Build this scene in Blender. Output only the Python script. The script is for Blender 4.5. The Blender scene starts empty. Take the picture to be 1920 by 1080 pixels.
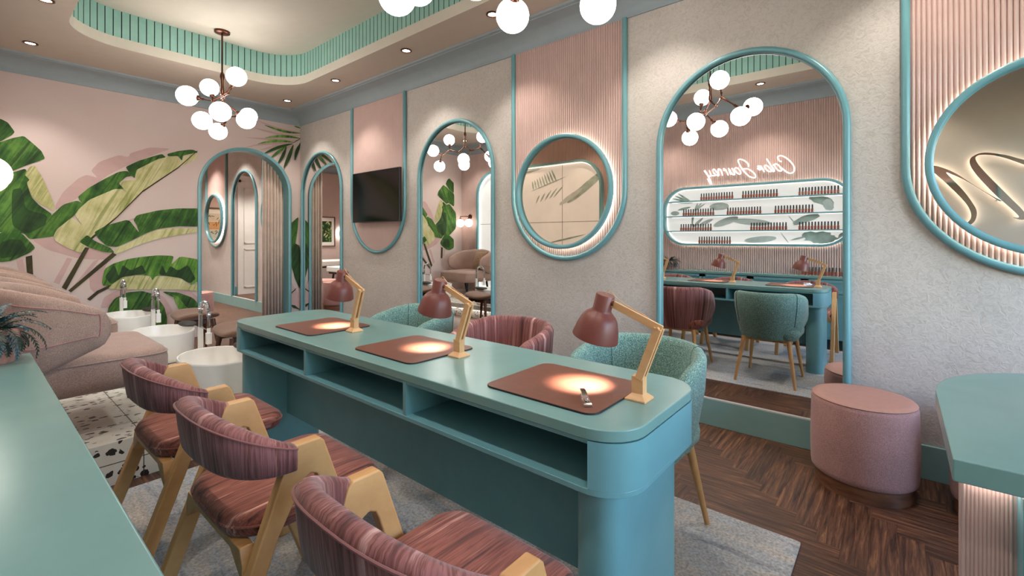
SKY=1.75; EXPO=0.95; GLB=8.5; SPOTW=24; BACKW=72
import bpy, math, random
from math import pi, sin, cos, sqrt, radians, atan2
from mathutils import Vector, Matrix
random.seed(7)
S = bpy.context.scene
COL = S.collection
# ------------------------------------------------------------------ helpers
class MB:
    def __init__(s): s.v=[]; s.f=[]; s.m=[]
    def add(s, vs, fs, mat=0):
        o=len(s.v); s.v+= [tuple(p) for p in vs]
        s.f+=[tuple(o+i for i in f) for f in fs]; s.m+=[mat]*len(fs); return s
    def box(s, lo, hi, mat=0):
        x0,y0,z0=lo; x1,y1,z1=hi
        return s.add([(x0,y0,z0),(x1,y0,z0),(x1,y1,z0),(x0,y1,z0),(x0,y0,z1),(x1,y0,z1),(x1,y1,z1),(x0,y1,z1)],
            [(3,2,1,0),(4,5,6,7),(0,1,5,4),(1,2,6,5),(2,3,7,6),(3,0,4,7)],mat)
    def prism(s, pts, ax, a, b, mat=0):
        n=len(pts)
        def P(p,t): return (t,p[0],p[1]) if ax=='x' else ((p[0],t,p[1]) if ax=='y' else (p[0],p[1],t))
        vs=[P(p,a) for p in pts]+[P(p,b) for p in pts]
        fs=[tuple(range(n))[::-1],tuple(range(n,2*n))]+[(i,(i+1)%n,n+(i+1)%n,n+i) for i in range(n)]
        return s.add(vs,fs,mat)
    def loft(s, rings, closed=True, caps=True, loop=False, mat=0):
        n=len(rings[0]); vs=[p for r in rings for p in r]; fs=[]
        m=len(rings); R=range(m if loop else m-1)
        for i in R:
            j=(i+1)%m
            for k in range(n if closed else n-1):
                l=(k+1)%n; fs.append((i*n+k,i*n+l,j*n+l,j*n+k))
        if caps and closed and not loop: fs+= [tuple(range(n))[::-1], tuple(range((m-1)*n,m*n))]
        return s.add(vs,fs,mat)
    def lathe(s, prof, c=(0,0,0), n=24, mat=0, M=None, sx=1, sy=1):
        rings=[]
        for r,z in prof:
            ring=[]
            for k in range(n):
                a=2*pi*k/n; p=Vector((r*cos(a)*sx,r*sin(a)*sy,z))
                if M is not None: p=M@p
                ring.append((p.x+c[0],p.y+c[1],p.z+c[2]))
            rings.append(ring)
        return s.loft(rings,True,True,False,mat)
    def tube(s, path, r, n=8, closed=False, mat=0, flat=None):
        # flat=(axis vector, factor): squash along axis
        P=[Vector(p) for p in path]; m=len(P); rings=[]; prev=None
        for i in range(m):
            if closed: t=P[(i+1)%m]-P[i-1]
            else: t=P[min(i+1,m-1)]-P[max(i-1,0)]
            if t.length<1e-9: t=Vector((0,0,1))
            t.normalize()
            if prev is None:
                u=t.orthogonal().normalized()
                if flat is not None:
                    u=Vector(flat[0]); u=(u-t*u.dot(t)).normalized()
            else:
                u=prev-t*prev.dot(t)
                u=u.normalized() if u.length>1e-6 else t.orthogonal().normalized()
            prev=u; w=t.cross(u)
            rr=r[i] if isinstance(r,(list,tuple)) else r
            fl=flat[1] if flat else 1
            rings.append([tuple(P[i]+u*(cos(2*pi*k/n)*rr*fl)+w*(sin(2*pi*k/n)*rr)) for k in range(n)])
        return s.loft(rings,True,True,closed,mat)
    def sphere(s, c, r, n=24, m=14, mat=0, sc=(1,1,1), M=None):
        prof=[(max(1e-4,r*sin(pi*i/m)), -r*cos(pi*i/m)) for i in range(m+1)]
        rings=[]
        for a,z in prof:
            ring=[]
            for k in range(n):
                p=Vector((a*cos(2*pi*k/n)*sc[0],a*sin(2*pi*k/n)*sc[1],z*sc[2]))
                if M is not None: p=M@p
                ring.append((p.x+c[0],p.y+c[1],p.z+c[2]))
            rings.append(ring)
        return s.loft(rings,True,True,False,mat)
    def build(s, name, mats, parent=None, loc=(0,0,0), rot=None, smooth=True, angle=38, bevel=0, seg=2, sub=0, solid=0):
        me=bpy.data.meshes.new(name); me.from_pydata(s.v,[],s.f)
        if not isinstance(mats,(list,tuple)): mats=[mats]
        for m in mats: me.materials.append(m)
        me.polygons.foreach_set('material_index',s.m)
        me.validate(); me.update()
        import bmesh
        bm=bmesh.new(); bm.from_mesh(me); bmesh.ops.recalc_face_normals(bm,faces=bm.faces[:]); bm.to_mesh(me); bm.free()
        o=bpy.data.objects.new(name,me); COL.objects.link(o); o.location=loc
        if rot: o.rotation_euler=rot
        if parent is not None: o.parent=parent
        if smooth:
            me.shade_smooth()
            if not bevel and not sub: me.set_sharp_from_angle(angle=radians(angle))
        if solid:
            q=o.modifiers.new('solid','SOLIDIFY'); q.thickness=solid; q.offset=0
        if bevel:
            q=o.modifiers.new('bevel','BEVEL'); q.width=bevel; q.segments=seg; q.limit_method='ANGLE'; q.angle_limit=radians(40); q.harden_normals=True
        if sub:
            q=o.modifiers.new('sub','SUBSURF'); q.levels=sub; q.render_levels=sub
        return o
def tag(o,label=None,cat=None,group=None,kind=None):
    if label: o['label']=label
    if cat: o['category']=cat
    if group: o['group']=group
    if kind: o['kind']=kind
    return o
def thing(name,label,cat,loc=(0,0,0),rz=0,group=None):
    o=bpy.data.objects.new(name,None); COL.objects.link(o); o.location=loc; o.rotation_euler=(0,0,rz)
    o.empty_display_size=.05
    return tag(o,label,cat,group)
def st(o,label=None):
    o['kind']='structure'
    if label: o['label']=label
    return o
def kids(o): return [c for c in bpy.data.objects if c.parent==o]
def dup(root,loc=None,rz=None,label=None,group=None):
    r=root.copy(); COL.objects.link(r)
    if loc is not None: r.location=loc
    if rz is not None: r.rotation_euler=(0,0,rz)
    if label: r['label']=label
    if group: r['group']=group
    for ch in kids(root):
        c=ch.copy(); COL.objects.link(c); c.parent=r
        for g in kids(ch):
            d=g.copy(); COL.objects.link(d); d.parent=c
    return r
def rrect(x0,y0,x1,y1,r,n=7):
    if not isinstance(r,(list,tuple)): r=[r]*4
    out=[]
    for (cx,cy,a0,q) in ((x1-r[0],y1-r[0],0,r[0]),(x0+r[1],y1-r[1],90,r[1]),(x0+r[2],y0+r[2],180,r[2]),(x1-r[3],y0+r[3],270,r[3])):
        for i in range(n+1):
            a=radians(a0+90*i/n); out.append((cx+q*cos(a),cy+q*sin(a)))
    return out
def lerp(a,b,t): return a+(b-a)*t
def catmull(P,n=6,closed=False):
    P=[Vector(p) for p in P]; out=[]; m=len(P)
    R=range(m if closed else m-1)
    for i in R:
        if closed: a,b,c,d=P[i-1],P[i],P[(i+1)%m],P[(i+2)%m]
        else: a,b,c,d=P[max(i-1,0)],P[i],P[i+1],P[min(i+2,m-1)]
        for k in range(n):
            t=k/n
            out.append(.5*((2*b)+(c-a)*t+(2*a-5*b+4*c-d)*t*t+(3*b-a-3*c+d)*t**3))
    if not closed: out.append(P[-1])
    return out
def band_uv(o,rings):
    n=len(rings[0]); me=o.data; acc=[0]
    for a,b in zip(rings,rings[1:]):
        ca=sum((Vector(p) for p in a),Vector())/n; cb=sum((Vector(p) for p in b),Vector())/n; acc.append(acc[-1]+(cb-ca).length)
    ul=me.uv_layers.new(name='UVMap')
    for l in me.loops:
        i=l.vertex_index; r=min(i//n,len(rings)-1); k=i%n
        ul.data[l.index].uv=(acc[r],.04*min(k,n-k))
ORD=['first','second','third','fourth','fifth','sixth','seventh','eighth','ninth','tenth','eleventh','twelfth','thirteenth']
# ------------------------------------------------------------------ materials
def srgb(r,g,b):
    def f(c):
        c/=255.; return c/12.92 if c<=.04045 else ((c+.055)/1.055)**2.4
    return (f(r),f(g),f(b),1)
class NT:
    def __init__(s,name):
        s.mat=bpy.data.materials.new(name); s.mat.use_nodes=True; s.t=s.mat.node_tree
        s.b=s.t.nodes['Principled BSDF']; s.out=s.t.nodes['Material Output']
    def n(s,kind,**kw):
        q=s.t.nodes.new(kind)
        for k,v in kw.items():
            if k.startswith('i_'):
                key=k[2:]; key=int(key) if key.isdigit() else key.replace('_',' ')
                q.inputs[key].default_value=v
            else: setattr(q,k,v)
        return q
    def l(s,a,b): s.t.links.new(a,b)
    def coords(s,scale=(1,1,1),rot=(0,0,0),kind='Object'):
        c=s.n('ShaderNodeTexCoord'); m=s.n('ShaderNodeMapping'); m.inputs['Scale'].default_value=scale; m.inputs['Rotation'].default_value=rot
        s.l(c.outputs[kind],m.inputs['Vector']); return m.outputs['Vector']
    def noise(s,vec,scale=5,detail=4,rough=.55,dist=0):
        q=s.n('ShaderNodeTexNoise'); q.inputs['Scale'].default_value=scale; q.inputs['Detail'].default_value=detail
        q.inputs['Roughness'].default_value=rough; q.inputs['Distortion'].default_value=dist
        if vec is not None: s.l(vec,q.inputs['Vector'])
        return q.outputs['Fac']
    def ramp(s,fac,stops,interp='LINEAR'):
        q=s.n('ShaderNodeValToRGB'); e=q.color_ramp; e.interpolation=interp
        while len(e.elements)<len(stops): e.elements.new(.5)
        for el,(p,c) in zip(e.elements,stops): el.position=p; el.color=c
        s.l(fac,q.inputs['Fac']); return q.outputs['Color']
    def mix(s,a,b,fac,mode='MIX'):
        q=s.n('ShaderNodeMix',data_type='RGBA',blend_type=mode)
        if hasattr(fac,'links'): s.l(fac,q.inputs[0])
        else: q.inputs[0].default_value=fac
        for v,i in ((a,6),(b,7)):
            if hasattr(v,'links'): s.l(v,q.inputs[i])
            else: q.inputs[i].default_value=v
        return q.outputs[2]
    def math(s,op,a,b=0):
        q=s.n('ShaderNodeMath',operation=op)
        for v,i in ((a,0),(b,1)):
            if hasattr(v,'links'): s.l(v,q.inputs[i])
            else: q.inputs[i].default_value=v
        return q.outputs[0]
    def bump(s,h,strength=.3,dist=.01):
        q=s.n('ShaderNodeBump'); q.inputs['Strength'].default_value=strength; q.inputs['Distance'].default_value=dist
        s.l(h,q.inputs['Height']); s.l(q.outputs['Normal'],s.b.inputs['Normal'])
    def col(s,c):
        if hasattr(c,'links'): s.l(c,s.b.inputs['Base Color'])
        else: s.b.inputs['Base Color'].default_value=c
    def rough(s,r):
        if hasattr(r,'links'): s.l(r,s.b.inputs['Roughness'])
        else: s.b.inputs['Roughness'].default_value=r
def paint(name,c,rough=.45,var=.05,scale=9,metal=0,coat=0,spec=None,bump=0):
    t=NT(name); v=t.coords()
    f=t.noise(v,scale,3)
    c0=tuple(x*(1-var) for x in c[:3])+(1,); c1=tuple(min(1,x*(1+var)) for x in c[:3])+(1,)
    t.col(t.ramp(f,[(.3,c0),(.7,c1)])); t.rough(rough); t.b.inputs['Metallic'].default_value=metal
    if coat: t.b.inputs['Coat Weight'].default_value=coat; t.b.inputs['Coat Roughness'].default_value=.12
    if spec is not None: t.b.inputs['Specular IOR Level'].default_value=spec
    if bump: t.bump(t.noise(v,bump,2),.15,.002)
    return t.mat
def emit(name,c,strength):
    t=NT(name); t.b.inputs['Base Color'].default_value=c; t.b.inputs['Emission Color'].default_value=c
    t.b.inputs['Emission Strength'].default_value=strength; t.rough(.4); return t.mat
def streak(name,stops,scale,rough=.85,fine=1,bump=.15,sheen=.15,kind='Object'):
    t=NT(name); v=t.coords(scale,(0,0,0),kind)
    f=t.noise(v,1,5,.62,.35); c=t.ramp(f,stops)
    v2=t.coords(tuple(x*5 for x in scale),(0,0,0),kind); f2=t.noise(v2,1,2)
    c=t.mix(c,t.ramp(f2,[(.3,(.55,.55,.55,1)),(.75,(1.25,1.2,1.2,1))]),.45*fine,'MULTIPLY')
    t.col(c); t.rough(rough); t.b.inputs['Sheen Weight'].default_value=sheen; t.bump(f2,bump,.002); return t.mat
def tweed(name,a,b,c,scale=260,rough=.9,bump=.4,sheen=.2):
    t=NT(name); v=t.coords()
    f=t.noise(v,scale,2,.7); col=t.ramp(f,[(.32,a),(.5,b),(.68,c)])
    g=t.noise(v,9,2); col=t.mix(col,t.ramp(g,[(.3,(.86,.86,.86,1)),(.7,(1.08,1.08,1.08,1))]),.6,'MULTIPLY')
    t.col(col); t.rough(rough); t.b.inputs['Sheen Weight'].default_value=sheen; t.bump(f,bump,.003); return t.mat
TEAL=srgb(104,166,168)
M={}
M['teal']=paint('teal_lacquer',srgb(102,150,156),.32,.03)
M['teal_top']=paint('teal_satin_top',srgb(108,144,140),.24,.03)
M['teal_dark']=paint('teal_panel',srgb(102,150,156),.4,.05)
M['teal_slat']=paint('teal_slat',srgb(146,190,178),.5,.06)
M['teal_base']=paint('teal_baseboard',srgb(132,168,164),.4,.03)  # teal copy lightened to carry the light the baseboard catches
M['groove']=paint('dark_groove',srgb(18,52,54),.7,.05)  # near-black teal paints the shadow gap between slats; reused for toe kick and seams
M['ceil']=paint('ceiling_paint',srgb(186,170,156),.8,.02)
M['ceil_up']=paint('cream_ceiling_paint',srgb(206,198,184),.8,.02)
M['cornice']=paint('grey_blue_cornice',srgb(146,156,160),.55,.03)
M['pinkwall']=paint('pink_wall',srgb(205,184,177),.8,.03)
M['cream']=paint('cream_wall',srgb(206,196,182),.75,.02)
M['rib']=paint('pink_rib',srgb(196,166,157),.42,.04)
M['white']=paint('white_ceramic',srgb(236,233,228),.22,.02)
M['whitepaint']=paint('white_door_paint',srgb(214,208,202),.45,.02)
M['bronze']=paint('dark_bronze',srgb(92,58,44),.3,.1,metal=.9)
M['black']=paint('black_plastic',srgb(18,18,18),.35,.1)
M['screen']=paint('black_screen',srgb(10,9,9),.12,.05)
M['chrome']=paint('chrome',srgb(205,205,205),.12,.02,metal=1)
M['steel']=paint('polished_letter_metal',srgb(225,215,205),.05,.01,metal=1)
M['mat']=paint('brown_leather_mat',srgb(106,60,44),.42,.08,40)
M['matedge']=paint('black_mat_edge',srgb(14,12,12),.6,.1)
M['shade']=paint('terracotta_metal',srgb(112,56,46),.42,.05)
M['padblack']=paint('black_pad',srgb(42,38,35),.6,.1)
M['globe']=emit('opal_globe',(1,.965,.915,1),GLB)
M['globe_s']=emit('opal_sconce_globe',(1,.93,.82,1),3)
M['led']=emit('warm_led',(1,.88,.76,1),11)
M['led_soft']=emit('white_led',(1,.96,.9,1),5)
M['lens']=emit('downlight_lens',(1,.93,.83,1),14)
M['led_halo']=emit('letter_halo_led',(1,.95,.87,1),3)
M['led_dim']=emit('dim_shelf_led',(1,.97,.92,1),.9)
M['bulb']=emit('warm_bulb',(1,.8,.55,1),8)
M['ring']=emit('ring_lamp',(1,.97,.93,1),3)
M['sign']=emit('white_sign_letter',(1,.97,.93,1),.55)
def mirror(name,c):
    t=NT(name); t.col(c); t.b.inputs['Metallic'].default_value=1; t.rough(.0); return t.mat
M['mirror']=mirror('mirror_glass',(.93,.93,.92,1)); M['mirror_b']=mirror('bronze_mirror_glass',(.66,.53,.42,1)); M['mirror_g']=mirror('grey_mirror_glass',(.62,.575,.53,1))
# plaster
t=NT('crinkled_plaster'); v=t.coords()
n1=t.noise(v,34,4,.6,1.6); n2=t.noise(v,2.2,3)
t.col(t.mix(t.ramp(n2,[(.3,srgb(186,176,168)),(.7,srgb(197,187,180))]),t.ramp(n1,[(.35,(.86,.85,.83,1)),(.55,(1.04,1.04,1.03,1))]),.8,'MULTIPLY'))
t.rough(.7); t.bump(n1,.55,.006); M['plaster']=t.mat
# mural wall: pink with fine texture
t=NT('mural_pink_paper'); v=t.coords(); n1=t.noise(v,150,2); n2=t.noise(v,1.2,2)
t.col(t.mix(t.ramp(n2,[(.3,srgb(202,180,173)),(.7,srgb(211,191,186))]),t.ramp(n1,[(.3,(.93,.92,.92,1)),(.7,(1.05,1.05,1.05,1))]),.7,'MULTIPLY')); t.rough(.8); M['mural']=t.mat
def leaf(name,stops,vein,rot=-.5,fac=.5):
    t=NT(name); v=t.coords(); n=t.noise(v,4.5,4,.6)
    def strk(sc,off):
        m1=t.n('ShaderNodeMapping'); m1.inputs['Rotation'].default_value=(0,rot+off,0); t.l(v,m1.inputs['Vector'])
        m2=t.n('ShaderNodeMapping'); m2.inputs['Scale'].default_value=sc; t.l(m1.outputs['Vector'],m2.inputs['Vector']); return m2.outputs['Vector']
    m=t.noise(strk((20,1,1.6),.1),1.2,5,.62,.5)
    c=t.ramp(t.math('ADD',t.math('MULTIPLY',n,.5),t.math('MULTIPLY',m,.5)),stops)
    k=t.noise(strk((34,1,.9),0),1,3,.55,.5)
    kr=t.ramp(k,[(.54,(0,0,0,1)),(.66,(1,1,1,1))])
    sp=t.n('ShaderNodeSeparateColor'); t.l(kr,sp.inputs[0])
    c=t.mix(c,vein,t.math('MULTIPLY',sp.outputs[0],fac)); t.col(c); t.rough(.8); return t.mat
M['leaf_d']=leaf('print_dark_green',[(.36,srgb(20,48,14)),(.5,srgb(46,88,26)),(.62,srgb(88,128,50))],srgb(16,36,10),-.5,.75)
M['leaf_k']=leaf('print_black_green',[(.38,srgb(14,34,12)),(.6,srgb(40,74,26))],srgb(12,26,8))
M['leaf_g']=leaf('print_fresh_green',[(.36,srgb(40,84,20)),(.5,srgb(84,130,42)),(.62,srgb(126,162,76))],srgb(22,54,12),-.35,.8)
M['leaf_l']=leaf('print_pale_green',[(.36,srgb(150,150,92)),(.5,srgb(194,186,136)),(.62,srgb(212,204,160))],srgb(104,116,40),-.45,.6)
M['stem']=leaf('print_stem',[(.35,srgb(36,28,16)),(.65,srgb(74,66,30))],srgb(30,24,14))
M['leaf_s']=paint('print_pink_silhouette',srgb(192,158,154),.8,.05)
# wood
def wood(name,a,b,sc=(3,40,40),rough=.45):
    t=NT(name); v=t.coords(sc); f=t.noise(v,1,5,.6,.5); t.col(t.ramp(f,[(.3,a),(.7,b)])); t.rough(rough); t.bump(f,.06,.002); return t.mat
M['beech']=wood('beech_wood',srgb(184,132,80),srgb(208,158,102),(6,30,6))
M['lampwood']=wood('lamp_beech',srgb(198,150,102),srgb(216,170,122),(40,8,20))
M['walnut']=wood('walnut_wood',srgb(64,38,24),srgb(96,58,36),(30,30,4))
M['plinth']=wood('dark_burl_plinth',srgb(84,50,34),srgb(140,92,64),(6,6,26))
# floor planks
t=NT('dark_herringbone_parquet')
uv=t.n('ShaderNodeUVMap'); mp=t.n('ShaderNodeMapping'); mp.inputs['Scale'].default_value=(4,70,1); t.l(uv.outputs[0],mp.inputs[0])
at=t.n('ShaderNodeAttribute',attribute_name='plank')
f=t.noise(mp.outputs[0],1,6,.65,.6); c=t.ramp(f,[(.3,srgb(22,12,9)),(.42,srgb(66,40,29)),(.56,srgb(100,66,48)),(.74,srgb(150,104,72))])
r=t.ramp(at.outputs['Fac'],[(0,(.72,.7,.68,1)),(1,(1.2,1.16,1.1,1))]); t.col(t.mix(c,r,1,'MULTIPLY'))
t.rough(.42); t.bump(f,.12,.003); M['parquet']=t.mat
# terrazzo
t=NT('terrazzo_tile'); v=t.coords((1,1.7,1)); vo=t.n('ShaderNodeTexVoronoi'); vo.inputs['Scale'].default_value=23; vo.inputs['Randomness'].default_value=1
dv=t.n('ShaderNodeTexNoise'); dv.inputs['Scale'].default_value=30; t.l(v,dv.inputs['Vector'])
mx=t.mix(v,dv.outputs['Color'],.035); t.l(mx,vo.inputs['Vector'])
sep=t.n('ShaderNodeSeparateColor'); t.l(vo.outputs['Color'],sep.inputs[0])
th=t.math('MULTIPLY',t.math('POWER',sep.outputs[0],1.2),.47); chip=t.math('LESS_THAN',vo.outputs['Distance'],th)
base=t.ramp(t.noise(v,6,3),[(.3,srgb(206,200,190)),(.7,srgb(226,222,214))])
c=t.mix(base,srgb(36,30,28),chip)
g=t.n('ShaderNodeTexCoord'); sx=t.n('ShaderNodeSeparateXYZ'); t.l(g.outputs['Object'],sx.inputs[0])
def joint(o,per,off=0): return t.math('LESS_THAN',t.math('ABSOLUTE',t.math('SUBTRACT',t.math('FRACT',t.math('DIVIDE',t.math('ADD',o,off),per)),.5)),.0022/per)
j=t.math('MAXIMUM',joint(sx.outputs[0],.4,.0),t.math('MAXIMUM',joint(sx.outputs[1],.6,.07),joint(sx.outputs[2],.21,.0)))
t.col(t.mix(c,srgb(60,56,52),j)); t.rough(.28); M['terrazzo']=t.mat
# rug
t=NT('distressed_rug'); v=t.coords((9,1.6,4)); f=t.noise(v,1.6,6,.7,.8); v2=t.coords(); f2=t.noise(v2,95,2,.6); f3=t.noise(v2,2.2,3)
c=t.ramp(f,[(.3,srgb(132,134,142)),(.46,srgb(200,204,210)),(.58,srgb(212,202,190)),(.72,srgb(240,238,233))])
c=t.mix(c,t.ramp(f3,[(.35,srgb(118,128,138)),(.65,srgb(160,148,136))]),.4); c=t.mix(c,t.ramp(f2,[(.3,(.5,.5,.52,1)),(.7,(1.25,1.22,1.2,1))]),.75,'MULTIPLY')
t.col(c); t.rough(.95); t.bump(f2,.5,.005); M['rug']=t.mat
P_STOPS=[(.34,srgb(62,26,18)),(.43,srgb(122,62,46)),(.5,srgb(150,84,68)),(.545,srgb(112,54,38)),(.6,srgb(164,100,84)),(.7,srgb(222,176,160))]
P_STOPS2=[(.34,srgb(62,28,24)),(.43,srgb(118,64,58)),(.5,srgb(146,92,88)),(.545,srgb(106,52,42)),(.6,srgb(156,102,96)),(.7,srgb(222,180,172))]
M['pk_seat']=streak('pink_striped_weave_lengthwise',P_STOPS,(1.8,40,16))
M['pk_back']=streak('pink_striped_weave_upright',P_STOPS2,(34,1.6,1),kind='UV')
M['gr_tweed']=tweed('green_tweed',srgb(50,80,76),srgb(96,130,120),srgb(158,184,168),230)
M['ar_tweed']=tweed('taupe_tweed',srgb(140,110,98),srgb(162,132,118),srgb(182,154,140),300,.9,.2)
M['piping']=paint('pink_piping',srgb(168,120,116),.7,.05)
M['br_fab']=tweed('brown_fabric',srgb(88,62,46),srgb(112,80,60),srgb(130,96,74),200,.9,.2)
M['pouf']=tweed('pink_linen',srgb(158,112,108),srgb(178,131,126),srgb(196,150,144),260,.9,.2)
M['pouftop']=paint('pink_leather_top',srgb(178,130,116),.5,.05,60)
M['pillow']=tweed('speckled_pillow',srgb(96,70,52),srgb(146,112,84),srgb(190,156,118),90)
M['curtain']=tweed('beige_curtain',srgb(204,184,170),srgb(220,200,186),srgb(230,212,198),160,.9,.1)
M['bed']=paint('white_sheet',srgb(220,216,210),.8,.03,20)
M['frame_w']=M['walnut']
M['pot']=streak('pink_pot',[(.3,srgb(150,96,84)),(.7,srgb(196,142,126))],(60,60,1),.6)
M['fern']=paint('fern_green',srgb(26,44,36),.4,.4,60); M['fern_lit']=paint('fern_blue_lit',srgb(34,74,82),.4,.25,60)  # second copy tints some fronds as if lit blue
M['polish']=paint('red_brown_polish',srgb(132,62,44),.15,.25,30,coat=.5); M['cap']=paint('black_green_cap',srgb(14,30,28),.3,.1)
M['paper']=paint('white_paper',srgb(228,224,216),.8,.01)
# frosted panel
t=NT('frosted_white_panel'); v=t.coords(); n=t.noise(v,2,3); t.col(t.ramp(n,[(.3,srgb(176,173,169)),(.7,srgb(190,187,182))])); t.rough(.5); t.b.inputs['Emission Color'].default_value=(1,.97,.93,1); t.b.inputs['Emission Strength'].default_value=.3; M['frost']=t.mat
M['fr_leaf']=paint('frosted_leaf_print',srgb(172,188,177),.6,.2,12); M['fr_leaf2']=paint('frosted_pale_leaf_print',srgb(204,211,205),.6,.1,8)
t=NT('clear_pane'); tr=t.n('ShaderNodeBsdfTransparent'); gl=t.n('ShaderNodeBsdfGlossy'); gl.inputs['Roughness'].default_value=.02; ms=t.n('ShaderNodeMixShader'); ms.inputs[0].default_value=.05
t.l(tr.outputs[0],ms.inputs[1]); t.l(gl.outputs[0],ms.inputs[2]); t.l(ms.outputs[0],t.out.inputs['Surface']); M['pane']=t.mat
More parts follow.
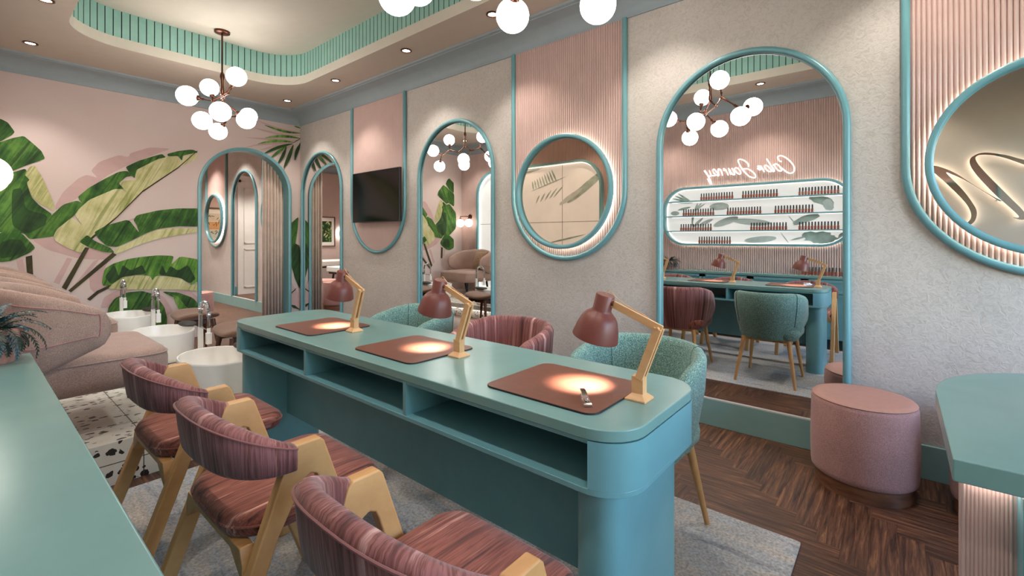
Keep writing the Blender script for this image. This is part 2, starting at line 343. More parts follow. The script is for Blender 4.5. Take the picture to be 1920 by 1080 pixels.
MURAL = [
('s',[(0.616,1.553),(0.675,1.699),(0.795,1.854),(0.856,1.892),(0.943,1.869),(0.888,1.937),(0.951,2.041),(1.116,2.138),(1.202,2.128),(1.219,2.174),(1.398,2.268),(1.596,2.279),(1.453,2.196),(1.184,2.026),(1.016,1.898),(0.795,1.646),(0.616,1.502)]),
('s',[(0.448,1.199),(0.588,1.228),(0.81,1.057),(0.919,1.186),(1.082,1.055),(1.016,0.981),(0.795,0.999),(0.559,1.098)]),
('s',[(0.704,1.013),(0.742,1.001),(0.645,0.74),(0.602,0.764)]),
('s',[(0.912,0.974),(0.959,0.989),(0.779,0.699),(0.719,0.662)]),
('s',[(0.343,0.996),(0.387,1.014),(0.407,0.866),(0.364,0.879)]),
('s',[(0.88,0.68),(0.872,0.828),(0.935,0.931),(1.049,1.001),(1.0,0.896),(0.976,0.736),(1.024,0.657),(0.919,0.623)]),
('s',[(0.964,0.459),(0.992,0.574),(1.116,0.649),(1.289,0.641),(1.184,0.61),(1.082,0.554),(1.033,0.461)]),
('s',[(1.361,0.616),(1.528,0.532),(1.625,0.334),(1.528,0.299),(1.453,0.539)]),
('s',[(1.625,0.582),(1.785,0.579),(1.88,0.498),(1.88,0.425)]),
('s',[(1.116,1.361),(1.254,1.431),(1.398,1.504),(1.289,1.488),(1.272,1.454),(1.116,1.382)]),
('d',[(0.187,2.33),(0.237,2.368),(0.288,2.34),(0.334,2.256),(0.314,2.22),(0.237,2.144),(0.125,2.085),(0.125,2.29)]),
('d',[(0.113,2.074),(0.237,2.14),(0.314,2.191),(0.394,2.228),(0.455,2.165),(0.517,2.095),(0.542,2.025),(0.503,1.994),(0.421,1.944),(0.314,1.868),(0.263,1.896),(0.113,1.823)]),
('d',[(0.064,1.707),(0.237,1.874),(0.314,1.854),(0.407,1.909),(0.434,1.798),(0.414,1.757),(0.448,1.622),(0.503,1.546),(0.595,1.461),(0.566,1.369),(0.545,1.268),(0.595,1.233),(0.434,1.205),(0.394,1.267),(0.237,1.266),(0.064,1.412)]),
('k',[(0.314,1.69),(0.38,1.715),(0.407,1.502),(0.559,1.449),(0.545,1.349),(0.434,1.268),(0.394,1.267),(0.314,1.344)]),
('l',[(0.434,1.926),(0.468,1.944),(0.524,1.827),(0.609,1.562),(0.605,1.491),(0.503,1.566),(0.448,1.632),(0.414,1.767),(0.434,1.798),(0.4,1.844)]),
('d',[(0.125,1.191),(0.237,1.266),(0.314,1.296),(0.38,1.267),(0.475,1.125),(0.434,1.071),(0.314,0.997),(0.237,0.985),(0.125,1.023)]),
('k',[(0.237,1.171),(0.301,1.209),(0.38,1.199),(0.421,1.091),(0.314,1.035),(0.237,1.019)]),
('t',[(0.407,1.033),(0.451,1.047),(0.459,0.834),(0.418,0.836)]),
('t',[(0.841,1.12),(0.875,1.113),(0.697,0.679),(0.663,0.708)]),
('t',[(1.066,1.06),(1.099,1.033),(0.734,0.651),(0.712,0.673)]),
('t',[(1.049,0.709),(1.069,0.69),(0.951,0.62),(0.88,0.549),(0.856,0.568),(0.935,0.649)]),
('l',[(0.631,1.31),(0.689,1.382),(0.742,1.435),(0.822,1.35),(0.761,1.461),(0.795,1.537),(0.888,1.641),(1.0,1.707),(1.099,1.771),(1.184,1.738),(1.215,1.712),(1.116,1.799),(1.158,1.857),(1.272,1.879),(1.254,1.956),(1.325,2.043),(1.472,2.141),(1.625,2.201),(1.714,2.142),(1.724,2.21),(1.868,2.266),(1.995,2.292),(1.868,2.2),(1.664,2.06),(1.472,1.899),(1.325,1.749),(1.202,1.584),(1.099,1.448),(0.984,1.315),(0.888,1.208),(0.81,1.057),(0.704,1.116),(0.616,1.188),(0.602,1.249)]),
('d',[(0.545,1.349),(0.588,1.45),(0.675,1.566),(0.779,1.613),(0.825,1.585),(0.795,1.625),(0.787,1.655),(0.872,1.756),(0.984,1.851),(1.116,1.952),(1.184,1.97),(1.254,1.922),(1.184,1.904),(1.116,1.825),(1.164,1.763),(1.082,1.759),(0.984,1.697),(0.872,1.625),(0.795,1.527),(0.764,1.463),(0.689,1.378),(0.624,1.306),(0.602,1.233),(0.559,1.238),(0.538,1.278)]),
('d',[(1.176,2.014),(1.289,2.095),(1.434,2.171),(1.509,2.204),(1.547,2.17),(1.472,2.141),(1.361,2.058),(1.272,1.991),(1.254,1.889),(1.202,1.961)]),
('d',[(1.557,2.211),(1.664,2.261),(1.805,2.301),(1.899,2.278),(1.785,2.242),(1.714,2.213),(1.704,2.148),(1.664,2.202),(1.567,2.184)]),
('t',[(1.995,2.297),(1.995,2.287),(1.664,2.052),(1.325,1.74),(1.099,1.439),(0.888,1.195),(0.875,1.212),(1.099,1.456),(1.325,1.758),(1.664,2.069)]),
('d',[(0.795,1.177),(0.856,1.254),(0.919,1.186),(1.049,1.11),(1.082,1.055),(0.984,1.068),(0.872,1.119)]),
('d',[(0.912,1.282),(1.016,1.358),(1.202,1.429),(1.298,1.274),(1.272,1.364),(1.245,1.419),(1.272,1.476),(1.472,1.541),(1.664,1.574),(1.901,1.585),(1.901,1.358),(1.664,1.36),(1.472,1.327),(1.361,1.275),(1.219,1.185),(1.099,1.12),(1.016,1.132),(0.951,1.208)]),
('l',[(1.082,1.044),(1.091,1.109),(1.219,1.174),(1.361,1.264),(1.472,1.317),(1.664,1.337),(1.901,1.328),(1.901,1.299),(1.664,1.254),(1.472,1.211),(1.289,1.14),(1.15,1.064)]),
('l',[(1.024,0.668),(1.099,0.749),(1.15,0.778),(1.289,0.796),(1.398,0.778),(1.416,0.722),(1.434,0.775),(1.664,0.756),(1.704,0.725),(1.785,0.64),(1.901,0.667),(1.901,0.557),(1.664,0.602),(1.289,0.634),(1.116,0.649)]),
('g',[(0.976,0.736),(1.0,0.885),(1.066,0.936),(1.202,0.985),(1.325,1.004),(1.472,1.017),(1.625,1.006),(1.596,0.901),(1.684,0.999),(1.901,0.949),(1.901,0.692),(1.785,0.64),(1.805,0.698),(1.694,0.73),(1.664,0.768),(1.567,0.774),(1.453,0.781),(1.416,0.726),(1.398,0.784),(1.289,0.803),(1.15,0.785),(1.049,0.698),(0.984,0.703)]),
('k',[(1.0,0.799),(1.082,0.924),(1.116,0.791),(1.15,0.921),(1.219,0.851),(1.325,0.913),(1.361,0.809),(1.15,0.789),(1.049,0.709)]),
('k',[(1.472,0.791),(1.509,0.905),(1.547,0.798),(1.586,0.89),(1.664,0.827),(1.764,0.894),(1.847,0.72),(1.785,0.664),(1.694,0.735)]),
('d',[(1.033,0.472),(1.082,0.554),(1.184,0.61),(1.325,0.615),(1.434,0.564),(1.528,0.416),(1.557,0.272),(1.547,0.087),(1.049,0.167),(1.016,0.366)]),
('d',[(1.5,0.593),(1.664,0.566),(1.805,0.493),(1.901,0.398),(1.901,0.177),(1.785,0.338),(1.664,0.483)]),
('g',[(1.605,0.548),(1.664,0.519),(1.795,0.301),(1.694,0.302)]),
('d',[(2.983,1.408),(3.035,1.457),(3.112,1.527),(3.095,1.314),(3.064,1.121),(3.047,0.905),(2.992,0.692)]),
('k',[(3.064,1.145),(3.135,1.095),(3.135,0.463),(3.059,0.64),(3.011,0.834)]),
('s',[(2.988,0.644),(3.047,0.52),(3.135,0.39),(3.135,0.195),(2.988,0.263)]),
('k',[(2.988,0.43),(3.083,0.505),(3.064,0.471),(2.988,0.406)]),
('k',[(2.988,0.275),(3.059,0.255),(3.135,0.183),(3.035,0.221)]),
('s',[(2.557,2.797),(2.646,2.77),(2.737,2.748),(2.833,2.733),(2.933,2.728),(3.038,2.731),(3.135,2.741),(3.135,2.745),(3.042,2.746),(2.938,2.748),(2.838,2.755),(2.742,2.768),(2.649,2.784),(2.558,2.801)]),
('s',[(2.508,2.695),(2.605,2.676),(2.705,2.663),(2.81,2.657),(2.918,2.661),(3.031,2.673),(3.135,2.69),(3.135,2.695),(3.033,2.689),(2.922,2.684),(2.814,2.682),(2.709,2.685),(2.608,2.692),(2.509,2.699)]),
('s',[(2.411,2.546),(2.524,2.55),(2.641,2.557),(2.762,2.567),(2.886,2.583),(3.015,2.602),(3.135,2.626),(3.135,2.631),(3.016,2.619),(2.888,2.606),(2.763,2.592),(2.642,2.579),(2.525,2.565),(2.411,2.551)]),
('s',[(2.411,2.415),(2.508,2.447),(2.607,2.477),(2.71,2.503),(2.815,2.523),(2.923,2.538),(3.034,2.551),(3.034,2.556),(2.922,2.556),(2.813,2.548),(2.708,2.53),(2.606,2.501),(2.507,2.463),(2.411,2.42)]),
('s',[(2.596,2.409),(2.664,2.431),(2.732,2.454),(2.803,2.476),(2.874,2.498),(2.947,2.52),(3.021,2.542),(3.02,2.547),(2.944,2.537),(2.87,2.522),(2.798,2.503),(2.729,2.478),(2.661,2.448),(2.595,2.414)]),
('s',[(2.673,2.312),(2.731,2.339),(2.788,2.369),(2.844,2.403),(2.899,2.44),(2.954,2.481),(3.008,2.525),(3.005,2.531),(2.943,2.502),(2.884,2.47),(2.828,2.436),(2.773,2.399),(2.721,2.36),(2.671,2.318)]),
('g',[(2.646,2.753),(2.722,2.73),(2.8,2.712),(2.882,2.702),(2.968,2.702),(3.057,2.711),(3.135,2.726),(3.135,2.732),(3.062,2.731),(2.974,2.73),(2.889,2.733),(2.806,2.74),(2.726,2.749),(2.647,2.759)]),
('g',[(2.653,2.581),(2.732,2.598),(2.812,2.614),(2.895,2.628),(2.978,2.637),(3.064,2.644),(3.135,2.65),(3.135,2.657),(3.064,2.667),(2.979,2.671),(2.896,2.664),(2.813,2.647),(2.732,2.621),(2.653,2.588)]),
('g',[(2.561,2.483),(2.636,2.505),(2.713,2.526),(2.792,2.544),(2.872,2.558),(2.954,2.569),(3.037,2.579),(3.037,2.586),(2.953,2.593),(2.87,2.593),(2.79,2.582),(2.712,2.56),(2.635,2.528),(2.56,2.49)]),
('k',[(2.632,2.357),(2.696,2.388),(2.759,2.421),(2.824,2.454),(2.89,2.488),(2.957,2.522),(3.024,2.558),(3.022,2.566),(2.948,2.547),(2.877,2.523),(2.81,2.493),(2.747,2.456),(2.687,2.413),(2.63,2.364)]),
('d',[(2.723,2.308),(2.763,2.337),(2.802,2.369),(2.84,2.402),(2.878,2.437),(2.914,2.474),(2.949,2.514),(2.945,2.519),(2.899,2.493),(2.856,2.464),(2.817,2.432),(2.781,2.396),(2.748,2.356),(2.719,2.313)]),
('k',[(2.822,2.245),(2.856,2.281),(2.885,2.32),(2.908,2.361),(2.924,2.405),(2.935,2.451),(2.941,2.5),(2.933,2.502),(2.909,2.461),(2.887,2.419),(2.867,2.377),(2.848,2.335),(2.83,2.292),(2.815,2.248)]),
('k',[(2.905,2.2),(2.942,2.252),(2.973,2.307),(2.999,2.363),(3.018,2.422),(3.031,2.483),(3.039,2.545),(3.029,2.548),(2.998,2.492),(2.972,2.435),(2.948,2.378),(2.927,2.32),(2.91,2.262),(2.896,2.202)]),
('k',[(3.06,2.327),(3.078,2.371),(3.095,2.416),(3.111,2.462),(3.127,2.507),(3.135,2.553),(3.135,2.599),(3.135,2.601),(3.111,2.56),(3.083,2.517),(3.063,2.472),(3.051,2.426),(3.048,2.378),(3.051,2.329)]),
('g',[(3.041,2.814),(3.057,2.807),(3.075,2.802),(3.093,2.798),(3.111,2.797),(3.13,2.797),(3.135,2.799),(3.135,2.803),(3.134,2.81),(3.117,2.815),(3.099,2.818),(3.08,2.82),(3.061,2.82),(3.042,2.818)]),
('t',[(3.135,2.666),(3.127,2.651),(3.104,2.635),(3.082,2.619),(3.061,2.602),(3.04,2.585),(3.02,2.566),(3.021,2.565),(3.044,2.579),(3.066,2.594),(3.088,2.61),(3.109,2.627),(3.131,2.645),(3.135,2.664)])]
SIGN = [[(1.064,2.138),(1.085,2.147),(1.102,2.173),(1.104,2.2),(1.076,2.21),(1.03,2.188),(0.984,2.143),(0.949,2.093),(0.932,2.046),(0.938,2.007),(0.966,1.99),(1.001,2.0),(1.041,2.036),(1.061,2.058)],[(1.123,2.118),(1.094,2.095),(1.067,2.052),(1.07,2.026),(1.094,2.031),(1.123,2.064),(1.138,2.096),(1.132,2.116),(1.123,2.118)],[(1.138,2.113),(1.159,2.101)],[(1.225,2.19),(1.201,2.146),(1.171,2.089),(1.141,2.039),(1.153,2.027),(1.171,2.045),(1.189,2.071)],[(1.237,2.113),(1.207,2.093),(1.177,2.049),(1.177,2.029),(1.201,2.031),(1.231,2.061),(1.249,2.097),(1.237,2.113)],[(1.301,2.112),(1.279,2.086),(1.249,2.029)],[(1.273,2.079),(1.301,2.102),(1.323,2.111),(1.31,2.083),(1.286,2.067),(1.304,2.061),(1.329,2.084)],[(1.429,2.111),(1.426,2.135),(1.461,2.181),(1.506,2.21),(1.541,2.214),(1.544,2.183),(1.512,2.109),(1.467,2.042),(1.416,1.989),(1.366,1.967),(1.347,1.983),(1.36,2.019),(1.404,2.064),(1.454,2.09),(1.493,2.086)],[(1.551,2.106),(1.525,2.068),(1.518,2.033),(1.544,2.032),(1.577,2.066),(1.59,2.099),(1.577,2.112),(1.551,2.106)],[(1.623,2.113),(1.603,2.076),(1.587,2.032),(1.61,2.03),(1.636,2.065),(1.65,2.101)],[(1.663,2.117),(1.65,2.073),(1.633,2.029)],[(1.703,2.107),(1.683,2.069),(1.666,2.025)],[(1.69,2.084),(1.71,2.107),(1.723,2.116),(1.713,2.086)],[(1.757,2.112),(1.744,2.067),(1.733,2.027)],[(1.744,2.075),(1.771,2.113),(1.788,2.115),(1.785,2.078),(1.778,2.034),(1.798,2.033)],[(1.819,2.038),(1.791,2.05),(1.819,2.096),(1.84,2.12),(1.853,2.114),(1.847,2.077),(1.819,2.042),(1.847,2.033),(1.867,2.042)],[(1.902,2.111),(1.881,2.058),(1.881,2.033),(1.909,2.039),(1.938,2.085),(1.955,2.116)],[(1.966,2.113),(1.931,2.062),(1.895,2.001),(1.874,1.948),(1.874,1.93),(1.895,1.95),(1.923,2.003)]]
LOGO = [[(-0.267,1.945),(-0.315,1.929),(-0.386,1.889),(-0.449,1.841),(-0.51,1.782),(-0.578,1.714),(-0.644,1.652),(-0.709,1.596),(-0.748,1.568),(-0.731,1.564),(-0.673,1.619),(-0.607,1.68),(-0.54,1.743),(-0.48,1.795),(-0.418,1.838),(-0.371,1.864),(-0.418,1.79),(-0.472,1.711),(-0.518,1.633),(-0.555,1.557),(-0.581,1.493),(-0.585,1.44),(-0.574,1.388),(-0.548,1.352),(-0.51,1.339),(-0.499,1.353),(-0.525,1.373),(-0.544,1.41),(-0.544,1.463),(-0.518,1.538),(-0.472,1.615),(-0.418,1.693),(-0.355,1.779),(-0.291,1.86),(-0.267,1.884),(-0.209,1.917),(-0.209,1.973)],[(-0.57,2.009),(-0.607,2.026),(-0.659,2.025),(-0.731,2.004),(-0.787,1.984),(-0.856,1.948),(-0.911,1.92),(-0.978,1.874),(-0.978,1.824),(-0.897,1.882),(-0.843,1.917),(-0.773,1.96),(-0.702,1.992),(-0.644,2.006),(-0.6,2.008),(-0.578,1.992),(-0.578,1.966),(-0.6,1.911),(-0.659,1.812),(-0.745,1.681),(-0.815,1.575),(-0.877,1.481),(-0.904,1.42),(-0.897,1.39),(-0.863,1.386),(-0.818,1.408),(-0.856,1.407),(-0.843,1.442),(-0.773,1.537),(-0.716,1.611),(-0.644,1.72),(-0.585,1.818),(-0.548,1.895),(-0.536,1.949),(-0.544,1.986)]]
# ------------------------------------------------------------------ room
XW=3.14; XL=-.09; L=6.62; YF=-2.6; YB=10.93; ZC=2.988; ZB=2.835; TW=.13
AX0,AX1=1.885,2.99; AXC=(AX0+AX1)/2; AR=(AX1-AX0)/2; AZT=2.395; AZC=AZT-AR
def clip(r):
    x0,y0,x1,y1=r; x0=max(x0,XL);x1=min(x1,XW);y0=max(y0,YF);y1=min(y1,YB)
    return (x0,y0,x1,y1) if x1-x0>.004 and y1-y0>.004 else None
# floor: herringbone parquet, one mesh
Wp=.085; nn=6; Lp=Wp*nn; vs=[];fs=[];uvs=[];rn=[]
for a in range(-90,150):
    for b in range(-40,40):
        ox=a*Wp-b*Lp; oy=a*Wp+b*Lp
        if ox<-3 or ox>4.2 or oy<-4 or oy>12: continue
        for (r,hor) in (((ox,oy,ox+Lp,oy+Wp),1),((ox,oy+Wp,ox+Wp,oy+Wp+Lp),0)):
            q=clip(r)
            if not q: continue
            x0,y0,x1,y1=q; g=.0006; x0+=g;x1-=g;y0+=g;y1-=g; o=len(vs)
            vs+=[(x0,y0,0),(x1,y0,0),(x1,y1,0),(x0,y1,0)]; fs.append((o,o+1,o+2,o+3)); k=random.random()
            rn.append(random.random()); u0=random.random()*9; v0=random.random()*9
            for (x,y) in ((x0,y0),(x1,y0),(x1,y1),(x0,y1)):
                uvs.append((x-r[0]+u0,y-r[1]+v0) if hor else (y-r[1]+u0,x-r[0]+v0))
me=bpy.data.meshes.new('floor'); 
o=len(vs); vs+=[(XL,YF,-.002),(XW,YF,-.002),(XW,YB,-.002),(XL,YB,-.002)]; fs.append((o,o+1,o+2,o+3)); rn.append(0); uvs+=[(0,0)]*4
me.from_pydata(vs,[],fs); me.materials.append(M['parquet'])
ul=me.uv_layers.new(name='UVMap')
for i,u in enumerate(uvs): ul.data[i].uv=u
ca=me.attributes.new('plank','FLOAT','FACE')
for i,x in enumerate(rn): ca.data[i].value=x
fl=bpy.data.objects.new('floor',me); COL.objects.link(fl); st(fl,'dark herringbone wood floor')
# ceiling with rounded coffer
CX0,CX1,CY0,CY1,CR=.56,2.52,-.4,5.55,.42
hole=rrect(CX0,CY0,CX1,CY1,CR,10)
def outp(p,x0,y0,x1,y1):
    cx,cy=(CX0+CX1)/2,(CY0+CY1)/2; dx,dy=p[0]-cx,p[1]-cy
    t=min(((x1-cx)/dx if dx>0 else (x0-cx)/dx) if abs(dx)>1e-9 else 1e9, ((y1-cy)/dy if dy>0 else (y0-cy)/dy) if abs(dy)>1e-9 else 1e9)
    return (cx+dx*t,cy+dy*t)
b=MB()
corn=[(XL,YF),(XW,YF),(XW,L),(XL,L)]
ring_o=[]; ring_i=[]
H=[];
n=len(hole)
for i in range(n):
    p=hole[i]; q=hole[(i+1)%n]
    for k in range(6 if (Vector(p)-Vector(q)).length>.5 else 1):
        H.append((lerp(p[0],q[0],k/6) if (Vector(p)-Vector(q)).length>.5 else p[0], lerp(p[1],q[1],k/6) if (Vector(p)-Vector(q)).length>.5 else p[1]))
O=[outp(p,XL,YF,XW,L) for p in H]
nh=len(H)
b.add([(x,y,ZC) for x,y in H]+[(x,y,ZC) for x,y in O],[(i,(i+1)%nh,nh+(i+1)%nh,nh+i) for i in range(nh)])
for c in corn:   # corner triangles
    for i in range(nh):
        p,q=O[i],O[(i+1)%nh]
        onx=lambda u: abs(u[0]-XL)<1e-4 or abs(u[0]-XW)<1e-4
        if abs(p[0]-q[0])>1e-4 and abs(p[1]-q[1])>1e-4 and abs(p[0]-c[0])+abs(q[0]-c[0])<1.2 and min(abs(p[1]-c[1]),abs(q[1]-c[1]))<1e-4:
            b.add([(p[0],p[1],ZC),(q[0],q[1],ZC),(c[0],c[1],ZC)],[(0,1,2)])
st(b.build('ceiling',M['ceil'],smooth=False),'warm grey ceiling around the raised coffer')
# coffer wall: cream lip, grooved teal boards, sloped tray lid
P=[]
n=len(hole)
for i in range(n):
    p,q=Vector(hole[i]),Vector(hole[(i+1)%n]); m=max(1,int((q-p).length/.02))
    for k in range(m): P.append(p.lerp(q,k/m))
per=[0]
for i in range(len(P)): per.append(per[-1]+(P[(i+1)%len(P)]-P[i]).length)
def at_len(s):
    s%=per[-1]
    lo=0; hi=len(per)-1
    while hi-lo>1:
        m=(lo+hi)//2
        if per[m]<=s: lo=m
        else: hi=m
    a=P[lo]; c=P[(lo+1)%len(P)]; t=(s-per[lo])/max(1e-9,per[lo+1]-per[lo]); d=(c-a).normalized()
    return a+(c-a)*t, Vector((d.y,-d.x))
b=MB(); Z1,Z2=3.083,3.335
for i in range(nh): b.add([(H[i][0],H[i][1],ZC),(H[(i+1)%nh][0],H[(i+1)%nh][1],ZC),(H[(i+1)%nh][0],H[(i+1)%nh][1],Z1),(H[i][0],H[i][1],Z1)],[(0,1,2,3)],0)
ng=int(per[-1]/.062); dl=per[-1]/ng; gw=.0075
for i in range(ng):
    s0=i*dl
    a,na=at_len(s0+gw/2); c,nc=at_len(s0+dl-gw/2); m,nm=at_len(s0+dl/2); e,ne=at_len(s0-gw/2)
    for u,w in ((a,m),(m,c)): b.add([(u.x,u.y,Z1),(w.x,w.y,Z1),(w.x,w.y,Z2),(u.x,u.y,Z2)],[(0,1,2,3)],1)
    ea=e+ne*.012; aa=a+na*.012
    b.add([(e.x,e.y,Z1),(a.x,a.y,Z1),(a.x,a.y,Z2),(e.x,e.y,Z2),(ea.x,ea.y,Z1),(aa.x,aa.y,Z1),(aa.x,aa.y,Z2),(ea.x,ea.y,Z2)],[(4,5,6,7),(0,4,7,3),(5,1,2,6),(0,1,5,4)],2)
st(b.build('trim_2',[M['ceil_up'],M['teal_slat'],M['groove']],smooth=False),'teal slatted band around the ceiling coffer')
b=MB(); rings=[]
for d,z in ((-.03,Z2),(0.02,Z2-.005),(.3,Z2-.078),(.6,Z2-.158),(.72,Z2-.185),(.8,3.145),(.95,3.145)):
    r=max(.02,CR-d*.55); rings.append([(x,y,z) for x,y in rrect(CX0+d,CY0+d,CX1-d,CY1-d,min(r,.02+abs((CX1-CX0)/2-d)) if d>0 else CR,10)])
b.loft(rings,True,False); b.f.append(tuple(range(len(b.v)-len(rings[0]),len(b.v)))); b.m.append(0)
st(b.build('ceiling',M['ceil_up'],angle=60),'cream raised lid of the ceiling coffer')
# cove cornice swept around the room
prof=[(0,ZB-.004),(.012,ZB-.004),(.014,ZB+.006)]+[(.014+.2*(1-cos(radians(a))),ZB+.008+.118*sin(radians(a))) for a in range(0,91,9)]+[(.216,ZC-.022),(.24,ZC-.018),(.243,ZC)]
b=MB(); rings=[]
for d,z in prof: rings.append([(XL+d,YF+d,z),(XW-d,YF+d,z),(XW-d,L-d,z),(XL+d,L-d,z)])
b.loft(rings,True,False); st(b.build('trim_1',M['cornice'],angle=25),'grey blue cove cornice under the ceiling')
# back-room shell
b=MB(); b.add([(XL,L+TW,ZC),(XW,L+TW,ZC),(XW,YB,ZC),(XL,YB,ZC)],[(0,1,2,3)]); st(b.build('ceiling',M['ceil'],smooth=False),'ceiling of the treatment room behind the arch')
b=MB(); rings=[]
for d,z in prof: rings.append([(XL+d,L+TW+d,z),(XW-d,L+TW+d,z),(XW-d,YB-d,z),(XL+d,YB-d,z)])
b.loft(rings,True,False); st(b.build('trim_3',M['cornice'],angle=25),'cove cornice of the treatment room')
b=MB(); b.box((XL-.12,YB,0),(XW+.12,YB+.1,3.4)); st(b.build('wall_far',M['pinkwall'],smooth=False),'pink far wall of the treatment room')
b=MB(); b.box((XL-.12,L+TW,0),(XL,YB,3.4)); st(b.build('wall_far_left',M['pinkwall'],smooth=False),'pink left wall of the treatment room')
b=MB(); b.box((XW,YF-.1,0),(XW+.12,YB,3.4)); st(b.build('wall_right',M['plaster'],smooth=False),'crinkled beige plaster wall carrying the mirrors')
def chaikin(P,n=2):
    for _ in range(n): P=[q for i in range(len(P)) for q in ((P[i][0]*.88+P[(i+1)%len(P)][0]*.12,P[i][1]*.88+P[(i+1)%len(P)][1]*.12),(P[i][0]*.12+P[(i+1)%len(P)][0]*.88,P[i][1]*.12+P[(i+1)%len(P)][1]*.88))]
    return P
b=MB(); b.box((XL-.3,YF-.3,3.4),(XW+.3,YB+.3,3.5)); st(b.build('ceiling',M['ceil'],smooth=False),'unseen slab added above the ceiling to keep out sky light')  # unseen slab added to stop sky light leaking in through the coffer
# mural wall with arched doorway
b=MB()
N=24; xs=[AX0+ (AX1-AX0)*(.5-.5*cos(pi*i/N)) for i in range(N+1)]
za=[AZC+sqrt(max(0,AR*AR-(x-AXC)**2)) for x in xs]
for y in (L,L+TW):
    m=0 if y==L else 1
    b.add([(XL,y,0),(AX0,y,0),(AX0,y,3.4),(XL,y,3.4)],[(0,1,2,3)],m); b.add([(AX1,y,0),(XW,y,0),(XW,y,3.4),(AX1,y,3.4)],[(0,1,2,3)],m)
    for i in range(N): b.add([(xs[i],y,za[i]),(xs[i+1],y,za[i+1]),(xs[i+1],y,3.4),(xs[i],y,3.4)],[(0,1,2,3)],m)
mi={'d':2,'k':3,'g':4,'l':5,'t':6,'s':7}
for i,(m,pts) in enumerate(MURAL):
    y=L-.0006-.00035*i
    if m!='t' and len(pts)>4: pts=chaikin(pts)
    if sum(p[0] for p in pts)/len(pts)<AX0: pts=[(min(x,AX0-.022),z) for x,z in pts]
    b.add([(x,y,z) for x,z in pts],[tuple(range(len(pts)))],mi[m])
b.box((XL-.12,L+.001,0),(XL,L+TW-.001,3.4),1)
wb=b.build('wall_back',[M['mural'],M['pinkwall'],M['leaf_d'],M['leaf_k'],M['leaf_g'],M['leaf_l'],M['stem'],M['leaf_s']],smooth=False)
st(wb,'pink wall papered with large banana leaves and palm fronds')
b=MB(); rings=[]
path=[(AX0,0)]+[(AX0,AZC*k/6) for k in range(1,6)]+[(AXC-AR*cos(pi*i/28),AZC+AR*sin(pi*i/28)) for i in range(29)]+[(AX1,AZC*k/6) for k in range(5,0,-1)]+[(AX1,0)]
for i,(x,z) in enumerate(path):
    if z<=AZC: nx,nz=(1 if x<AXC else -1),0
    else: nx,nz=(AXC-x)/AR,(AZC-z)/AR
    q=lambda d,y:(x+nx*d,y,z+nz*d)
    rings.append([q(-.018,L-.02),q(.002,L-.028),q(.022,L-.02),q(.022,L+TW+.02),q(-.018,L+TW+.02)])
b.loft(rings,True,True); st(b.build('trim_4',M['teal'],angle=50),'teal casing of the arched doorway')
# left wall: fluted pink section plus cream section beside the entrance
def flutes(b,u0,u1,zb,zt,pitch,depth,P,segs=5,mat=0):
    n=max(1,round((u1-u0)/pitch)); pw=(u1-u0)/n; cols=[]
    for i in range(n):
        for k in range(segs+(1 if i==n-1 else 0)):
            f=k/segs; cols.append((u0+(i+f)*pw, depth*(abs(sin(pi*f))**.55)))
    lo=[P(u,d,zb(u) if callable(zb) else zb) for u,d in cols]; hi=[P(u,d,zt(u) if callable(zt) else zt) for u,d in cols]
    m=len(cols); b.add(lo+hi,[(i,i+1,m+i+1,m+i) for i in range(m-1)],mat)
b=MB(); YS=.12
b.box((XL-.12,YS,0),(XL-.008,L,3.4),1)
flutes(b,YS,L,0,ZB+.01,.024,.011,lambda u,d,z:(XL-.008+d,u,z))
wl=b.build('wall_left',[M['rib'],M['rib']],angle=70); st(wl,'pink ribbed wall opposite the mirrors')
b=MB(); b.box((XL-.12,YF-.1,0),(XL,YS-.03,3.4)); st(b.build('wall_left',M['cream'],smooth=False),'plain cream wall beside the entrance')
b=MB(); b.box((XL-.12,YS-.03,0),(XL+.02,YS,ZB)); st(b.build('trim_5',M['teal'],smooth=False),'teal edge strip between ribbed and cream wall')
# front wall with the shop window (daylight)
WX0,WX1,WZ0,WZ1=.25,2.95,.35,2.6
b=MB()
for lo,hi in (((XL-.12,YF-.1,0),(WX0,YF,3.4)),((WX1,YF-.1,0),(XW+.12,YF,3.4)),((WX0,YF-.1,0),(WX1,YF,WZ0)),((WX0,YF-.1,WZ1),(WX1,YF,3.4))): b.box(lo,hi)
st(b.build('wall_front',M['cream'],smooth=False),'front wall with the shop window')
wroot=thing('window_1','wide shop window in the front wall','window',(0,0,0)); st(wroot)
b=MB()
for lo,hi in (((WX0,YF-.07,WZ0),(WX0+.05,YF-.02,WZ1)),((WX1-.05,YF-.07,WZ0),(WX1,YF-.02,WZ1)),((WX0,YF-.07,WZ0),(WX1,YF-.02,WZ0+.05)),((WX0,YF-.07,WZ1-.05),(WX1,YF-.02,WZ1)),((1.575,YF-.07,WZ0),(1.625,YF-.02,WZ1))): b.box(lo,hi)
b.build('window_frame',M['teal'],wroot,smooth=False)
b=MB(); b.box((WX0+.04,YF-.047,WZ0+.04),(WX1-.04,YF-.043,WZ1-.04)); b.build('pane',M['pane'],wroot,smooth=False)
# baseboards
b=MB(); b.box((XW-.017,YF,0),(XW,L-.0,.171)); st(b.build('baseboard_right',M['teal_base'],bevel=.003),'teal baseboard under the mirrors')
b=MB(); b.box((XW-.017,L+TW,0),(XW,YB,.171)); st(b.build('baseboard_far_right',M['teal_base'],bevel=.003),'teal baseboard of the treatment room')
b=MB(); b.box((XL,YB-.017,0),(XW-.02,YB,.171)); st(b.build('baseboard_far',M['teal'],bevel=.003),'teal baseboard along the far pink wall')
